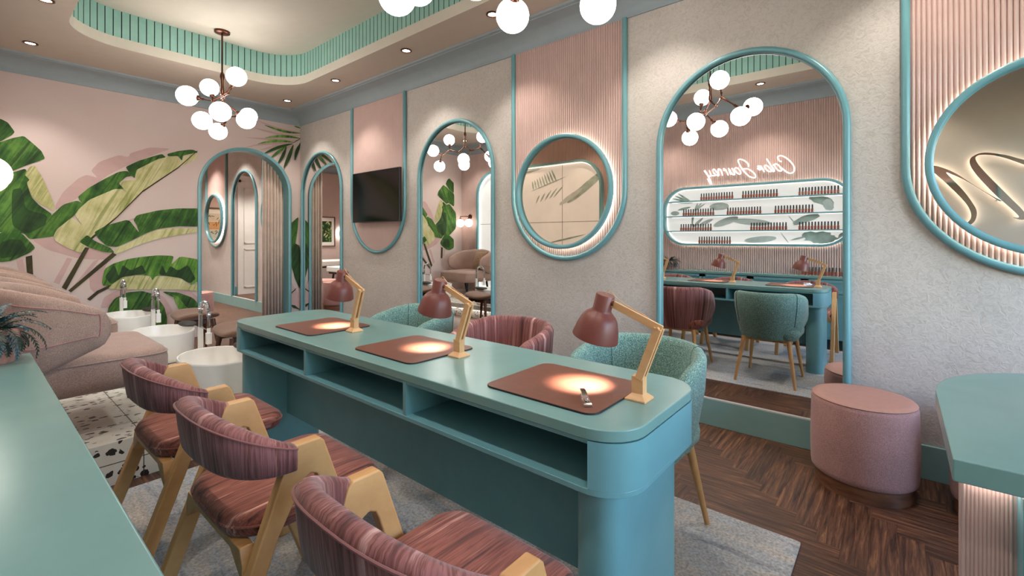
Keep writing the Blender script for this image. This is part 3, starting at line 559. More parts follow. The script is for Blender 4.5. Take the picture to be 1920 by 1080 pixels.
# ------------------------------------------------------------------ panels and mirrors on the right wall
XM=3.135
def arc_path(yc,zc,R,x,z0,zend=None,up=True,n=28):
    # arch: up side, half circle over the top (up) or hanging U (down)
    if up: return [(x,yc-R,z0)]+[(x,yc-R,lerp(z0,zc,k/5)) for k in range(1,5)]+[(x,yc-R*cos(pi*i/n),zc+R*sin(pi*i/n)) for i in range(n+1)]+[(x,yc+R,lerp(zc,z0,k/5)) for k in range(1,5)]+[(x,yc+R,z0)]
    return [(x,yc-R,zend)]+[(x,yc-R,lerp(zend,zc,k/5)) for k in range(1,5)]+[(x,yc-R*cos(pi*i/n),zc-R*sin(pi*i/n)) for i in range(n+1)]+[(x,yc+R,lerp(zc,zend,k/5)) for k in range(1,5)]+[(x,yc+R,zend)]
def arched_mirror(yc,label):
    t=thing('arched_mirror',label,'mirror',(XW,yc,.171),0,'arched wall mirrors')
    b=MB(); R=.53; pts=[(-R,0),(R,0)]+[(R*cos(pi*i/28),2.395-.171-.55+R*sin(pi*i/28)) for i in range(29)]
    b.prism(pts,'x',-.005,-.001); b.build('mirror_glass',M['mirror'],t,smooth=False)
    b=MB(); b.tube(arc_path(0,2.395-.171-.55,.531,-.018,.001),.0195,10); b.build('frame',M['teal'],t)
    b=MB(); b.box((-.016,-.53,.0),(-.006,.53,.006)); b.build('bottom_rail',M['whitepaint'],t,smooth=False)
    return t
def wall_panel(yc,label,pitch,depth=.012,ztop=ZB-.002):
    t=thing('wall_panel',label,'wall panel',(XW,yc,1.035),0,'ribbed pink wall panels')
    R=.53; zc=.55; b=MB(); zb=lambda u: zc-sqrt(max(0,R*R-u*u))
    flutes(b,-R,R,zb,ztop-1.035,pitch,depth,lambda u,d,z:(-.004-d,u,z))
    b.build('ribbed_board',M['rib'],t,angle=70)
    b=MB(); b.tube(arc_path(0,zc,.531,-.018,0,ztop-1.035,False),.0195,10); b.build('frame',M['teal'],t)
    return t
def round_mirror(yc,label):
    t=thing('round_mirror',label,'mirror',(XW,yc,1.59),0,'round backlit mirrors')
    A=[2*pi*k/64 for k in range(64)]
    b=MB(); b.loft([[(x,r*cos(a),r*sin(a)) for a in A] for x,r in ((-.042,.425),(-.08,.428),(-.086,.436),(-.086,.452),(-.08,.46),(-.048,.46))],True,False)
    rings=[[(x,r*cos(a),r*sin(a)) for a in A] for x,r in ((-.048,.46),(-.042,.425))]; b.loft(rings,True,False); b.build('frame',M['teal'],t,angle=50)
    b=MB(); b.prism([(.427*cos(a),.427*sin(a)) for a in A],'x',-.05,-.043); b.build('mirror_glass',M['mirror_g'] if yc<0 else M['mirror_b'],t,smooth=False)
    b=MB(); b.tube([(-.027,.444*cos(a),.444*sin(a)) for a in A],.006,6,True); b.build('light_strip',M['led'],t)
    b=MB(); b.box((-.043,-.15,-.15),(-.001,.15,.15)); b.build('mount',M['black'],t,smooth=False)
    return t
arched_mirror(.742,'large arched mirror reflecting the polish shelf, nearest the pink pouf')
arched_mirror(3.372,'arched mirror between the television and the round mirror, reflecting an armchair')
arched_mirror(5.995,'arched mirror nearest the leaf mural corner, reflecting a framed jungle print')
arched_mirror(8.65,'arched mirror seen through the doorway, reflecting a white door')
wall_panel(-.565,'ribbed pink panel at the right edge of the photo behind the cropped round mirror',.02)
wall_panel(2.063,'ribbed pink panel behind the full round mirror',.02)
wall_panel(4.68,'finely ribbed pink panel behind the television',.012,.004)
wall_panel(9.99,'pink panel behind the small round mirror seen through the doorway',.012,.004)
wall_panel(7.33,'pink panel half hidden by the curtain in the treatment room',.012,.004)
round_mirror(-.565,'round backlit mirror cut by the right edge, reflecting metal letters')
round_mirror(2.063,'full round backlit mirror on the wide ribbed panel, reflecting the frosted leaf panel')
round_mirror(9.99,'small distant round mirror seen through the arched doorway')
round_mirror(7.33,'round mirror mostly hidden behind the curtain in the arched doorway')
# television
t=thing('television','flat black television on the finely ribbed pink panel','television',(XW-.05,4.59,1.697))
b=MB(); b.box((-.055,-.462,-.295),(-.02,.462,.295)); b.build('casing',M['black'],t,bevel=.004)
b=MB(); b.box((-.0575,-.454,-.283),(-.0551,.454,.287)); b.build('screen',M['screen'],t,smooth=False)
b=MB(); b.box((-.02,-.06,-.06),(.041,.06,.06)); b.build('wall_bracket',M['black'],t,smooth=False)
# ------------------------------------------------------------------ chandeliers
GL=[(0,-.347,2.646),(0,.341,2.693),(-.327,-.192,2.43),(-.153,-.432,2.289),(-.12,.143,2.314),(.105,.439,2.297),(.159,-.131,2.33),(.341,.307,2.477)]
JT={'H':(0,.0,2.56),'J1':(.03,.1,2.475),'J3':(.03,.295,2.53),'J4':(.17,.32,2.44),'J2':(-.03,-.09,2.48),'J5':(-.04,-.26,2.51),'J6':(-.17,-.31,2.40)}
LINKS=[('H','J1'),('J1','J3'),('J3','J4'),('H','J2'),('J2','J5'),('J5','J6')]
GOF=['J5','J3','J6','J6','J1','J4','J2','J4']
def chandelier(loc,rz,label):
    t=thing('chandelier',label,'chandelier',(loc[0],loc[1],3.145),rz,'opal globe chandeliers')
    dz=-3.145
    b=MB(); b.lathe([(0.001,-.022),(.05,-.022),(.064,-.016),(.066,0),(.001,0)],n=28); b.build('canopy',M['bronze'],t)
    b=MB(); b.tube([(0,0,-.02),(0,0,2.56+dz)],.0075,10); b.lathe([(.004,2.78+dz),(.018,2.74+dz),(.02,2.72+dz),(.012,2.69+dz),(.013,2.62+dz),(.017,2.58+dz),(.012,2.55+dz)],n=12); b.build('stem',M['bronze'],t)
    def seg(b,p,q):
        p,q=Vector(p),Vector(q); d=(q-p)
        b.tube([p,q],.0068,8); b.tube([p+d*.02,p+d*.28],.0115,8); b.tube([p+d*.74,p+d*.98],.0115,8)
    for a,c in LINKS:
        b=MB(); p=Vector(JT[a]);q=Vector(JT[c]); p.z+=dz;q.z+=dz; seg(b,p,q); b.sphere(q,.015,12,8); b.build('arm',M['bronze'],t)
    for g,j in zip(GL,GOF):
        G=Vector(g); G.z+=dz; J=Vector(JT[j]); J.z+=dz; d=(J-G).normalized()
        b=MB(); b.sphere((0,0,0),.082,28,18); go=b.build('globe',M['globe'],t,tuple(G))
        b=MB(); e=d*.077; b.tube([e,J-G],.006,8); b.tube([d*.074,d*.085,d*.1],[.026,.024,.012],12); b.tube([d*.11,d*.13],.011,8)
        b.build('globe_holder',M['bronze'],go)
    return t
chandelier((1.56,4.83),0,'bronze chandelier of white globes hanging full in view near the leaf mural')
chandelier((1.575,1.40),1.056,'bronze chandelier cut by the top edge, its globes above the wall panels')
# downlights
def downlight(x,y,label,z=ZC):
    t=thing('ceiling_spotlight',label,'ceiling light',(x,y,z),0,'recessed ceiling spotlights')
    b=MB(); b.lathe([(.052,0),(.052,-.006),(.036,-.008),(.034,0.0)],n=24); b.build('trim_ring',M['bronze'],t)
    b=MB(); b.lathe([(.001,-.002),(.034,-.002),(.034,-.0005),(.001,-.0005)],n=20); b.build('lens',M['lens'],t)
    ld=bpy.data.lights.new('spot','SPOT'); ld.energy=SPOT_W; ld.color=(1,.95,.88); ld.spot_size=radians(100); ld.spot_blend=.6; ld.shadow_soft_size=.035
    lo=bpy.data.objects.new('spot_beam',ld); COL.objects.link(lo); lo.parent=t; lo.location=(0,0,-.03)
    return t
SPOT_W=SPOTW
for y,lab in ((6.02,'small ceiling spotlight nearest the room corner by the mirrors'),(4.83,'ceiling spotlight above the television panel'),(3.55,'ceiling spotlight above the round mirror end of the wall'),(2.45,'ceiling spotlight half hidden behind a globe'),(1.2,'ceiling spotlight above the large arched mirror, out of frame'),(-.1,'ceiling spotlight above the right round mirror, out of frame')): downlight(2.69,y,lab)
for y,lab in ((6.03,'ceiling spotlight at the left over the leaf mural'),(4.85,'ceiling spotlight at the top left edge of the photo'),(3.6,'ceiling spotlight over the nearest armchair, out of frame'),(2.4,'ceiling spotlight over the fern, out of frame'),(1.2,'ceiling spotlight seen only in the large arched mirror'),(-.1,'ceiling spotlight over the cream wall, out of frame')): downlight(.40,y,lab)
for x,y in ((2.62,7.3),(2.62,8.65),(2.62,10.0),(.7,7.6),(.7,9.6),(1.6,10.2),(1.6,8.2)): downlight(x,y,'unseen ceiling spotlight added to brighten the treatment room')  # unseen spotlights added to brighten the room behind the arch
for o in COL.objects:
    if o.type=='LIGHT' and o.parent and o.parent.location.y>L: o.data.energy=BACKW
# ------------------------------------------------------------------ manicure table
ZT=.767; RG=.008   # rug thickness
t=thing('manicure_table','long teal manicure table with open shelves and three desk lamps on it','table',(1.22,1.651,RG))
X0,X1,Y0,Y1=.955-1.22,1.485-1.22,.467-1.651,2.835-1.651; dz=-RG
b=MB(); b.prism(rrect(X0,Y0,X1,Y1,.115,9),'z',.738+dz,ZT+dz); b.build('tabletop',M['teal_top'],t,bevel=.0032,seg=2)
b=MB(); b.prism(rrect(X0,Y0,X1,Y1,.113,9),'z',.607+dz,.622+dz); b.build('shelf_board',M['teal'],t,bevel=.002)
for ya,yb,sg in ((Y0,Y0+.098,-1),(Y1-.14,Y1,1)):
    r=.113; q=rrect(X0,Y0,X1,Y0+.3,[0.001,.001,r,r],9) if sg<0 else rrect(X0,Y1-.3,X1,Y1,[r,r,.001,.001],9)
    q=[(x,max(ya,min(yb,y))) for x,y in q]
    b=MB(); b.prism(q,'z',.622+dz,.736+dz); b.build('end_block',M['teal'],t,angle=40)
b=MB(); b.box((-.03,Y0+.09,.62+dz),(-.012,Y1-.13,.737+dz)); b.build('back_board',M['teal_dark'],t,smooth=False)
for y in (1.273-1.651,1.976-1.651):
    b=MB(); b.box((X0+.002,y-.008,.621+dz),(X1-.002,y+.008,.737+dz)); b.build('divider',M['teal'],t,smooth=False)
b=MB(); b.box((X0+.004,Y0+.1,.728+dz),(X1-.004,Y1-.14,.739+dz)); b.build('top_rail',M['teal'],t,smooth=False)
for y0,y1 in ((.505-1.651,.635-1.651),(2.665-1.651,2.795-1.651)):
    b=MB(); b.prism(rrect(.985-1.22,y0,1.40-1.22,y1,.058,8),'z',0,.61+dz); b.build('leg',M['teal'],t,angle=40)
b=MB(); b.box((-.03,.63-1.651,.225+dz),(-.008,2.67-1.651,.609+dz)); b.build('modesty_panel',M['teal_dark'],t,smooth=False)
# desk lamps
def desk_lamp(loc,label):
    t=thing('desk_lamp',label,'lamp',loc,0,'wooden arm desk lamps')
    b=MB(); b.loft([[(sx*h,sy*h,z) for sx,sy in ((-1,-1),(1,-1),(1,1),(-1,1))] for h,z in ((.0305,0),(.0305,.005),(.015,.019))]); b.box((-.013,-.017,.017),(.013,.017,.066)); b.build('base',M['lampwood'],t,bevel=.0012)
    def bar(b,p,q,w,h,x0):
        p=Vector(p);q=Vector(q);d=(q-p).normalized();nn=Vector((0,-d.z,d.y))*h
        b.add([(x0+sx*w,(c+nn*sn).y,(c+nn*sn).z) for c in (p,q) for sx,sn in ((-1,-1),(1,-1),(1,1),(-1,1))],[(0,1,2,3),(7,6,5,4),(0,4,5,1),(1,5,6,2),(2,6,7,3),(3,7,4,0)])
    A=(0,-.003,.058);E=(0,-.058,.206);C=(0,.108,.27)
    b=MB(); bar(b,A,E,.005,.011,-.0095); bar(b,A,E,.005,.011,.0095); b.tube([(-.016,E[1],E[2]),(.016,E[1],E[2])],.004,10); b.build('lower_arm',M['lampwood'],t,bevel=.001)
    b=MB(); bar(b,(0,-.066,.203),C,.0042,.0105,0); b.build('upper_arm',M['lampwood'],t,bevel=.001)
    ax=Vector((0,.03,-.1115)).normalized(); top=Vector((0,.105,.286)); R=Vector((0,0,1)).rotation_difference(ax).to_matrix()
    b=MB(); prof=[(.001,0),(.026,0),(.028,.003),(.028,.046),(.031,.052),(.044,.062),(.054,.076),(.062,.1),(.069,.132),(.0695,.136),(.0665,.134),(.059,.1),(.05,.078),(.03,.058),(.001,.05)]
    b.lathe(prof,tuple(top),32,0,R); b.tube([tuple(top+ax*.03+Vector((0,-.026,0.006))),tuple(top+ax*.03+Vector((0,-.036,.004)))],.009,10); b.build('lamp_shade',M['shade'],t,angle=50)
    b=MB(); bc=top+ax*.085; b.sphere(tuple(bc),.021,16,10); bo=b.build('bulb',M['bulb'],t)
    b=MB(); cab=catmull([tuple(top+Vector((0,0,-.002))),tuple(top+Vector((0,-.012,.014))),(.004,.07,.277),(.0065,.02,.248),(.0065,-.02,.232),(.0065,-.05,.2),(.0165,-.045,.168),(.0165,-.03,.15),(.0165,-.028,.12),(.0165,-.012,.09),(.014,.01,.062),(.006,.02,.045)],5); b.tube(cab,.0013,6); b.build('cable',M['lampwood'],t)
    ld=bpy.data.lights.new('lamp_light','SPOT'); ld.energy=LAMP_W; ld.color=(1,.92,.82); ld.spot_size=radians(64); ld.spot_blend=1; ld.shadow_soft_size=.012
    lo=bpy.data.objects.new('lamp_light',ld); COL.objects.link(lo); lo.parent=t; lo.location=top+ax*.112; lo.rotation_euler=ax.to_track_quat('-Z','Y').to_euler()
    return t
LAMP_W=26
for y,lab in ((.556,'nearest wooden desk lamp with terracotta shade, beside the nail clipper'),(1.287,'middle of the three terracotta shaded desk lamps on the table'),(2.017,'farthest terracotta shaded desk lamp, at the far end of the table')): desk_lamp((1.222,y,ZT),lab)
# mats and clipper
def desk_mat(y,lab):
    o=thing('desk_mat',lab,'mat',(1.187,y,ZT),0,'brown leather desk mats')
    b=MB(); b.prism(rrect(-.165,-.192,.165,.192,.035,6),'z',0,.0042); b.build('edge',M['matedge'],o,smooth=False)
    b=MB(); b.prism(rrect(-.1635,-.1905,.1635,.1905,.0335,6),'z',.0042,.0052); b.build('surface',M['mat'],o,smooth=False)
desk_mat(.779,'brown leather mat carrying the nail clipper'); desk_mat(1.515,'brown leather mat under the middle desk lamp'); desk_mat(2.255,'brown leather mat at the far end of the table')
t=thing('nail_clipper','small silver nail clipper lying on the nearest brown mat','nail clipper',(1.098,.657,ZT+.0054),radians(221)); t.scale=(1.6,1.6,1.6)
b=MB(); b.loft([[(-.027,-.006*w,z),(-.027,.006*w,z)] for w,z in ((1,0),(1,.001))][:1]+[],False,False) if False else None
b.loft([[(x,-w,z),(x,w,z),(x,w,z+.0022),(x,-w,z+.0022)] for x,w,z in ((-.028,.0035,0),(-.012,.0055,.0),(.02,.0062,0),(.029,.007,.0005))]); b.loft([[(x,-w,z),(x,w,z),(x,w,z+.0018),(x,-w,z+.0018)] for x,w,z in ((-.026,.0032,.0022),(0,.005,.0032),(.022,.006,.0045),(.029,.007,.0022))]); b.build('blades',M['chrome'],t,bevel=.0004)
b=MB(); b.loft([[(x,-w,z),(x,w,z),(x,w,z+.0016),(x,-w,z+.0016)] for x,w,z in ((-.03,.004,.0105),(-.02,.0048,.011),(.01,.0045,.0085),(.022,.0035,.0072))]); b.tube([(.017,0,.002),(.017,0,.0105)],.002,10); b.build('lever',M['chrome'],t,bevel=.0004)
# rug
b=MB(); b.prism(rrect(.24,.293,2.145,2.85,.012,3),'z',0.0005,RG); tag(b.build('rug',M['rug'],smooth=False),'grey distressed rug under the manicure table and chairs','rug')
# ------------------------------------------------------------------ A-frame chairs
def aframe_chair(loc,label):
    t=thing('armchair',label,'chair',loc,0,'pink striped chairs with wooden side frames')
    # side frames: inverted V boards with a flat arm on top
    sl=.365; xr,xf,ht=-.088,-.004,.662
    outl=[(xr-sl*ht-.004,0),(xr-.004,ht-.012),(xr+.008,ht),(xf-.008,ht),(xf+.004,ht-.012),(xf+.34*ht,0),(xf+.34*ht-.044,0)]
    ap=[( .011,.475),(-.004,.545),(-.014,.566),(-.033,.576),(-.054,.566),(-.066,.545)]
    inner=[(xf+.34*(ht-.475)-.049,.475)]+[(-.012+0*.1,.545),(-.022,.565),(-.038,.573),(-.054,.565),(-.066,.545)]+[(xr-sl*(ht-.44)+.047,.44)]
    outl=outl+inner+[(xr-sl*ht+.043,0)]
    for sg in (-1,1):
        b=MB(); b.prism([(x,z) for x,z in outl],'y',sg*.237-.017,sg*.237+.017); b.build('side_frame',M['beech'],t,bevel=.005,seg=3)
    # rail with gussets under the seat
    b=MB(); b.prism([(-.222,.345),(-.222,.39),(-.205,.428),(.205,.428),(.222,.39),(.222,.345),(.14,.405),(-.14,.405)],'x',-.2,-.165); b.build('rear_rail',M['beech'],t,bevel=.003)
    b=MB(); b.prism([(-.222,.36),(-.222,.39),(-.205,.428),(.205,.428),(.222,.39),(.222,.36),(.14,.405),(-.14,.405)],'x',.05,.085); b.build('front_rail',M['beech'],t,bevel=.003)
    # seat: soft slab with rounded corners
    b=MB(); rings=[]
    def out(s,z): 
        q=rrect(-.215*s,-.215*s,.225*s,.215*s,[.07*s,.12*s,.12*s,.07*s],7); return [(x,y,z) for x,y in q]
    for s,z in ((.86,.427),(.96,.432),(.99,.444),(1,.458),(.995,.468),(.975,.48),(.92,.489),(.7,.494),(.35,.496)): rings.append(out(s,z))
    b.loft(rings); so=b.build('seat',M['pk_seat'],t,angle=80)
    b=MB(); b.tube(out(1.0,.462),.0035,6,True); b.build('piping',M['pk_seat'],so)
    # wrap-around backrest band
    b=MB(); rings=[]; NN=30; pt=[]; pb=[]
    for i in range(NN+1):
        u=i/NN; a=pi*u; w=sin(a)
        cx=-.078-.15*w**.8; cy=-.240*cos(a) if True else 0
        e=abs(cos(a)); cy=-.243*(1 if cos(a)>0 else -1)*e**.75
        na=Vector((-w*1.2-.02,-cos(a)*.9)).normalized()
        zt=lerp(.662,.752,w**.9); zb=lerp(.592,.598,w**.8); th=lerp(.017,.027,w**.6); lean=.02*w
        sec=[]
        for (d,f) in ((-1,.12),(-1.0,.5),(-.95,.86),(-.55,.98),(0,1),(.6,.97),(1,.86),(1.05,.5),(1,.12),(.6,.02),(0,0),(-.6,.02)):
            z=lerp(zb,zt,f); k=th*d; off=lean*(f-.4)
            sec.append((cx+na.x*(k+off),cy+na.y*(k+off*.5),z))
        rings.append(sec); pt.append((cx+na.x*(th*.97+lean*.5)+na.x*.002,cy+na.y*(th*.97+lean*.25)+na.y*.002,lerp(zb,zt,.885)))
    b.loft(rings); bo=b.build('backrest',M['pk_back'],t,angle=70); band_uv(bo,rings)
    b=MB(); b.tube(pt,.003,6); b.build('piping',M['pk_back'],bo)
    return t
c1=aframe_chair((.648,.722,RG),'nearest pink striped chair, cut by the bottom edge of the photo')
dup(c1,(.648,1.475,RG),None,'middle pink striped chair with wooden side frames')
dup(c1,(.648,2.165,RG),None,'farthest pink striped chair with wooden side frames, beside the tiled platform')
# ------------------------------------------------------------------ tub chairs (face -x)
def tub_chair(loc,mat,seatmat,label,group):
    t=thing('tub_chair',label,'chair',loc,0,group)
    b=MB(); rings=[]; sm=[]
    NN=36
    for i in range(NN+1):
        u=-1+2*i/NN; a=u*radians(90); e=abs(u)
        # plan of the outer skin: half ellipse at the back then straight arms forward
        s=u*1.42
        if abs(s)<=1: a=s*pi/2; cx=.02+.265*cos(a); cy=.272*sin(a); n2=Vector((cos(a),sin(a)))
        else:
            k=(abs(s)-1)/.42; cx=.02-.21*k; cy=(.272-.012*k*k)*(1 if s>0 else -1); n2=Vector((-.05,1 if s>0 else -1)).normalized()
        k=max(0,(abs(s)-.55)/.87); zt=.763-.075*k**1.5 - (.12*max(0,(abs(s)-1.2)/.22)**2); zb=.372+.03*max(0,(abs(s)-1)/.42)
        sec=[]
        for d,f in ((0,.0),(0,.3),(0,.65),(0,.93),(-.012,.985),(-.026,1),(-.042,.985),(-.052,.93),(-.058,.6),(-.062,.25),(-.05,0)):
            z=lerp(zb,zt,f); sc=lerp(.80,1.0,min(1,f*1.35)**.75)
            sec.append((cx*sc+n2.x*d-.0+.02*(f-.5)*max(0,n2.x),cy*sc+n2.y*d,z))
        rings.append(sec)
        if abs(abs(s)-.62)<.045: sm.append([(p[0]+n2.x*.0012,p[1]+n2.y*.0012,p[2]) for p in sec[1:10]])
    b.loft(rings); bo=b.build('shell',mat,t,angle=60); band_uv(bo,rings)
    for q in sm[:1]+sm[-1:]:
        b=MB(); b.tube(q,.0022,6); b.build('seam',seatmat,bo)
    b=MB(); R=[]
    def out(s,z): return [(x,y,z) for x,y in rrect(-.275*s,-.232*s,.19*s,.232*s,[.17*s,.17*s,.1*s,.1*s],8)]
    for s,z in ((.7,.362),(.9,.37),(.985,.395),(1,.425),(.985,.45),(.93,.465),(.7,.473),(.3,.475)): R.append(out(s,z))
    b.loft(R); b.build('seat',M['pk_seat'] if mat is M['pk_back'] else mat,t,angle=80)
    b=MB(); b.box((-.2,-.19,.35),(-.16,.19,.372)); b.box((.12,-.19,.35),(.16,.19,.372)); b.box((-.18,-.02,.35),(.14,.02,.372)); b.build('under_frame',M['beech'],t,bevel=.003)
    for sx,sy,fx,fy in ((-1,-1,-.245,-.212),(-1,1,-.245,.212),(1,-1,.225,-.222),(1,1,.225,.222)):
        b=MB(); b.tube([(fx,fy,0),(lerp(fx,sx*.17 if sx<0 else .15,.97),lerp(fy,sy*.165,.97),.366)],[.011,.0185],12); b.v=[(x,y,max(0,z)) for x,y,z in b.v]; b.build('leg',M['beech'],t)
    return t
g1=tub_chair((1.805,.84,RG),M['gr_tweed'],M['groove'],'nearest green tweed tub chair, at the right end of the table','green tub chairs')
pk=tub_chair((1.805,1.60,RG),M['pk_back'],M['pk_back'],'pink striped tub chair between the two green ones',None)
dup(g1,(1.805,2.36,RG),None,'far green tweed tub chair behind the middle desk lamp')
# ------------------------------------------------------------------ poufs
def pouf(loc,r,h,label,base,grp='round pink poufs'):
    t=thing('pouf',label,'pouf',loc,0,grp)
    b=MB(); b.lathe([(.001,0),(r*.94,0),(r*.94,.07),(.001,.07)],n=48); b.build('plinth',base,t,angle=40)
    b=MB(); b.lathe([(.001,.066),(r*.95,.066),(r*.995,.074),(r*1.01,.095),(r*1.02,h*.5),(r*1.0,h-.03),(r*.975,h-.012),(r*.94,h-.008)],n=56); b.build('body',M['pouf'],t,angle=70)
    b=MB(); b.lathe([(r*.975,h-.012),(r*.985,h-.008),(r*.95,h-.001),(r*.8,h+.002),(.001,h+.004)],n=56); b.build('top',M['pouftop'],t,angle=70)
    return t
pouf((2.855,.13,0),.213,.44,'round pink pouf on a burl wood base in front of the large arched mirror',M['plinth'])
pouf((2.875,-.385,0),.2,.44,'shadowed pink pouf mostly hidden behind the right hand desk',M['plinth'])
pouf((2.10,7.5,0),.205,.46,'dark pink pouf seen through the left side of the doorway',M['plinth'])
pouf((1.93,8.25,0),.25,.44,'pink pouf with a chrome base seen only in the far arched mirror',M['chrome'])
# ------------------------------------------------------------------ right desk
t=thing('reception_desk','teal desk with ribbed pink front inset at the right edge','desk',(1.306,-.088,0))
P=[(0,0),(.55,0)]+[(.55+.5*sin(radians(a)),-.5*(1-cos(radians(a)))*1.0) for a in range(10,91,10)]+[(1.05,-1.3),(0,-1.3)]
P=[(x,y) for x,y in P]
b=MB(); b.prism(P,'z',.72,.767); b.build('desktop',M['teal_top'],t,bevel=.003,seg=2)
b=MB(); b.box((0.0,-1.29,0),(.10,-.098,.719)); b.build('front_panel',M['teal'],t,bevel=.003)
b=MB(); flutes(b,-.093,-.018,0,.716,.0062,.003,lambda u,d,z:(.06-d,u,z),3); b.box((.061,-.098,0),(.1,-.016,.718)); b.build('ribbed_inset',M['rib'],t,angle=70)
b=MB(); b.box((.03,-.094,.714),(.055,-.02,.7195)); b.build('light_strip',M['led_soft'],t,smooth=False)
b=MB(); b.box((.6,-1.29,0),(.95,-.75,.719)); b.build('side_cabinet',M['teal_dark'],t,bevel=.003)
# ------------------------------------------------------------------ left counter (cabinet units + worktop) under the polish shelf
CXF=.166; CY0_,CY1_=.24,2.48
b=MB(); b.box((XL+.004,CY0_,.764),(CXF,CY1_,.792)); tag(b.build('worktop',M['teal_top'],bevel=.004,seg=3),'long teal worktop in the left foreground carrying the fern','worktop')
ys=[.24,.8,1.36,1.92,2.48]
for i in range(4):
    y0,y1=ys[i],ys[i+1]
    t=thing('base_cabinet',['teal base cabinet nearest the entrance, below the counter bottles','second teal base cabinet from the entrance under the left worktop','third teal base cabinet from the entrance under the left worktop','teal base cabinet below the fern at the far end of the left worktop'][i],'cabinet',(XL+.004,y0,0),0,'base cabinets under the left worktop')
    D=CXF-XL-.004
    b=MB(); b.box((0,.001,.1),(D-.022,y1-y0-.001,.763)); b.build('body',M['teal_dark'],t,smooth=False)
    b=MB(); b.box((0,.001,0),(D-.05,y1-y0-.001,.1)); b.build('toe_kick',M['groove'],t,smooth=False)
    for nm,z0,z1 in (('drawer',.607,.755),('door',.103,.597)):
        b=MB(); a0,a1=.004,y1-y0-.004; b.box((D-.022,a0,z0),(D-.01,a1,z1))
        for lo,hi in (((a0,z0),(a0+.035,z1)),((a1-.035,z0),(a1,z1)),((a0,z0),(a1,z0+.03)),((a0,z1-.03),(a1,z1))): b.box((D-.011,lo[0],lo[1]),(D-.002,hi[0],hi[1]))
        b.build(nm,M['teal'],t,smooth=False)
# ------------------------------------------------------------------ fern
t=thing('potted_fern','dark fern with blue-lit tinted fronds in a ribbed pink pot on the left worktop','plant',(.055,2.385,.792))
b=MB(); n=72; prof=[(.001,0),(.07,0),(.082,.02),(.09,.07),(.086,.115),(.079,.118),(.078,.1),(.001,.095)]
rings=[[(r*(1+(.03 if (k%4)<2 and r>.05 and z>.003 else 0))*cos(2*pi*k/n),r*(1+(.03 if (k%4)<2 and r>.05 and z>.003 else 0))*sin(2*pi*k/n),z) for k in range(n)] for r,z in prof]
b.loft(rings); b.build('pot',M['pot'],t,angle=50)
b=MB(); rnd=random.Random(3)
for i in range(80):
    az=rnd.uniform(0,2*pi); el=rnd.uniform(.15,1.45); ln=rnd.uniform(.12,.2); P=[]; m=16
    pos=Vector((.03*cos(az)*rnd.random(),.03*sin(az)*rnd.random(),.1)); pit=el; mt=1 if rnd.random()<.25 else 0
    for k in range(m):
        P.append(pos.copy()); pos=pos+Vector((cos(az)*cos(pit),sin(az)*cos(pit),sin(pit)))*(ln/m); pit-=rnd.uniform(.08,.17)*(1.2 if el<.8 else .9)
    P=[Vector((max(-.1,p.x),p.y,max(.006,p.z))) for p in P]
    b.tube(P,[.0018*(1-.7*k/m) for k in range(m)],4,False,mt)
    for k in range(2,m):
        d=(P[min(k+1,m-1)]-P[k-1])
        if d.length<1e-5: continue
        d.normalize(); sd=d.cross(Vector((0,0,1)))
        if sd.length<.05: sd=Vector((sin(az),-cos(az),0))
        sd.normalize(); up=sd.cross(d); w=.017*sin(pi*(k/m*.86+.12))**.8
        for sg in (-1,1):
            tip=P[k]+sd*sg*w+d*w*.55-up*.004*sg*0-Vector((0,0,.005)); q=d*.0042; mid=P[k]+(tip-P[k])*.55
            if tip.x<-.1: continue
            tip.z=max(.002,tip.z)
            b.add([P[k]-q,P[k]+q,mid+q*.9+up*.001,tip,mid-q*.9+up*.001],[(0,1,2,3,4)],mt)
b.v=[(x,y,max(.001,z)) for x,y,z in b.v]; b.build('foliage',[M['fern'],M['fern_lit']],t,smooth=False)
# ------------------------------------------------------------------ polish shelf on the ribbed wall
XS=XL+.004
t=thing('display_shelf','backlit rounded teal wall shelf holding rows of nail polish','shelf',(XS,0,0))
SY0,SY1,SZ0,SZ1=.36,2.50,1.118,1.902; SR=.3
b=MB(); o_=rrect(SY0,SZ0,SY1,SZ1,SR,10); i_=rrect(SY0+.028,SZ0+.028,SY1-.028,SZ1-.028,SR-.028,10)
b.loft([[(x,p[0],p[1]) for p in q] for x,q in ((.02,i_),(.088,i_),(.091,[( (a[0]+c[0])/2,(a[1]+c[1])/2) for a,c in zip(o_,i_)]),(.088,o_),(.02,o_),(.02,i_))],True,False); b.build('frame',M['teal'],t,angle=50)
b=MB(); b.prism(rrect(SY0+.03,SZ0+.03,SY1-.03,SZ1-.03,SR-.03,10),'x',.0,.006); b.prism(i_,'x',.018,.022) if 0 else None; 
def blob(cy,cz,ry,rz,rot,n=26,jag=0,seed=0):
    r=random.Random(seed); out=[]
    for k in range(n):
        a=2*pi*k/n; q=1+jag*(r.random()-.5)*2; y,z=ry*cos(a)*q,rz*sin(a)*q; out.append((cy+y*cos(rot)-z*sin(rot),cz+y*sin(rot)+z*cos(rot)))
    return out
def spear(y0,z0,y1,z1,w):
    d=Vector((y1-y0,z1-z0)); nn=Vector((-d.y,d.x)).normalized(); out=[]
    for s,R in ((1,range(0,7)),(-1,range(6,-1,-1))):
        for k in R: f=k/6; out.append((y0+d.x*f+nn.x*s*w*sin(pi*f)**.8,z0+d.y*f+nn.y*s*w*sin(pi*f)**.8))
    return out
def inside(p): return SY0+.05<p[0]<SY1-.05 and SZ0+.03<p[1]<SZ1-.03
prints=[]
for y1,z1 in ((2.33,1.86),(2.38,1.83),(2.41,1.79),(2.42,1.74)): prints.append((1,spear(2.12,1.69,y1,z1-.02,.014)))
prints.append((1,spear(2.14,1.64,2.33,1.60,.018)))
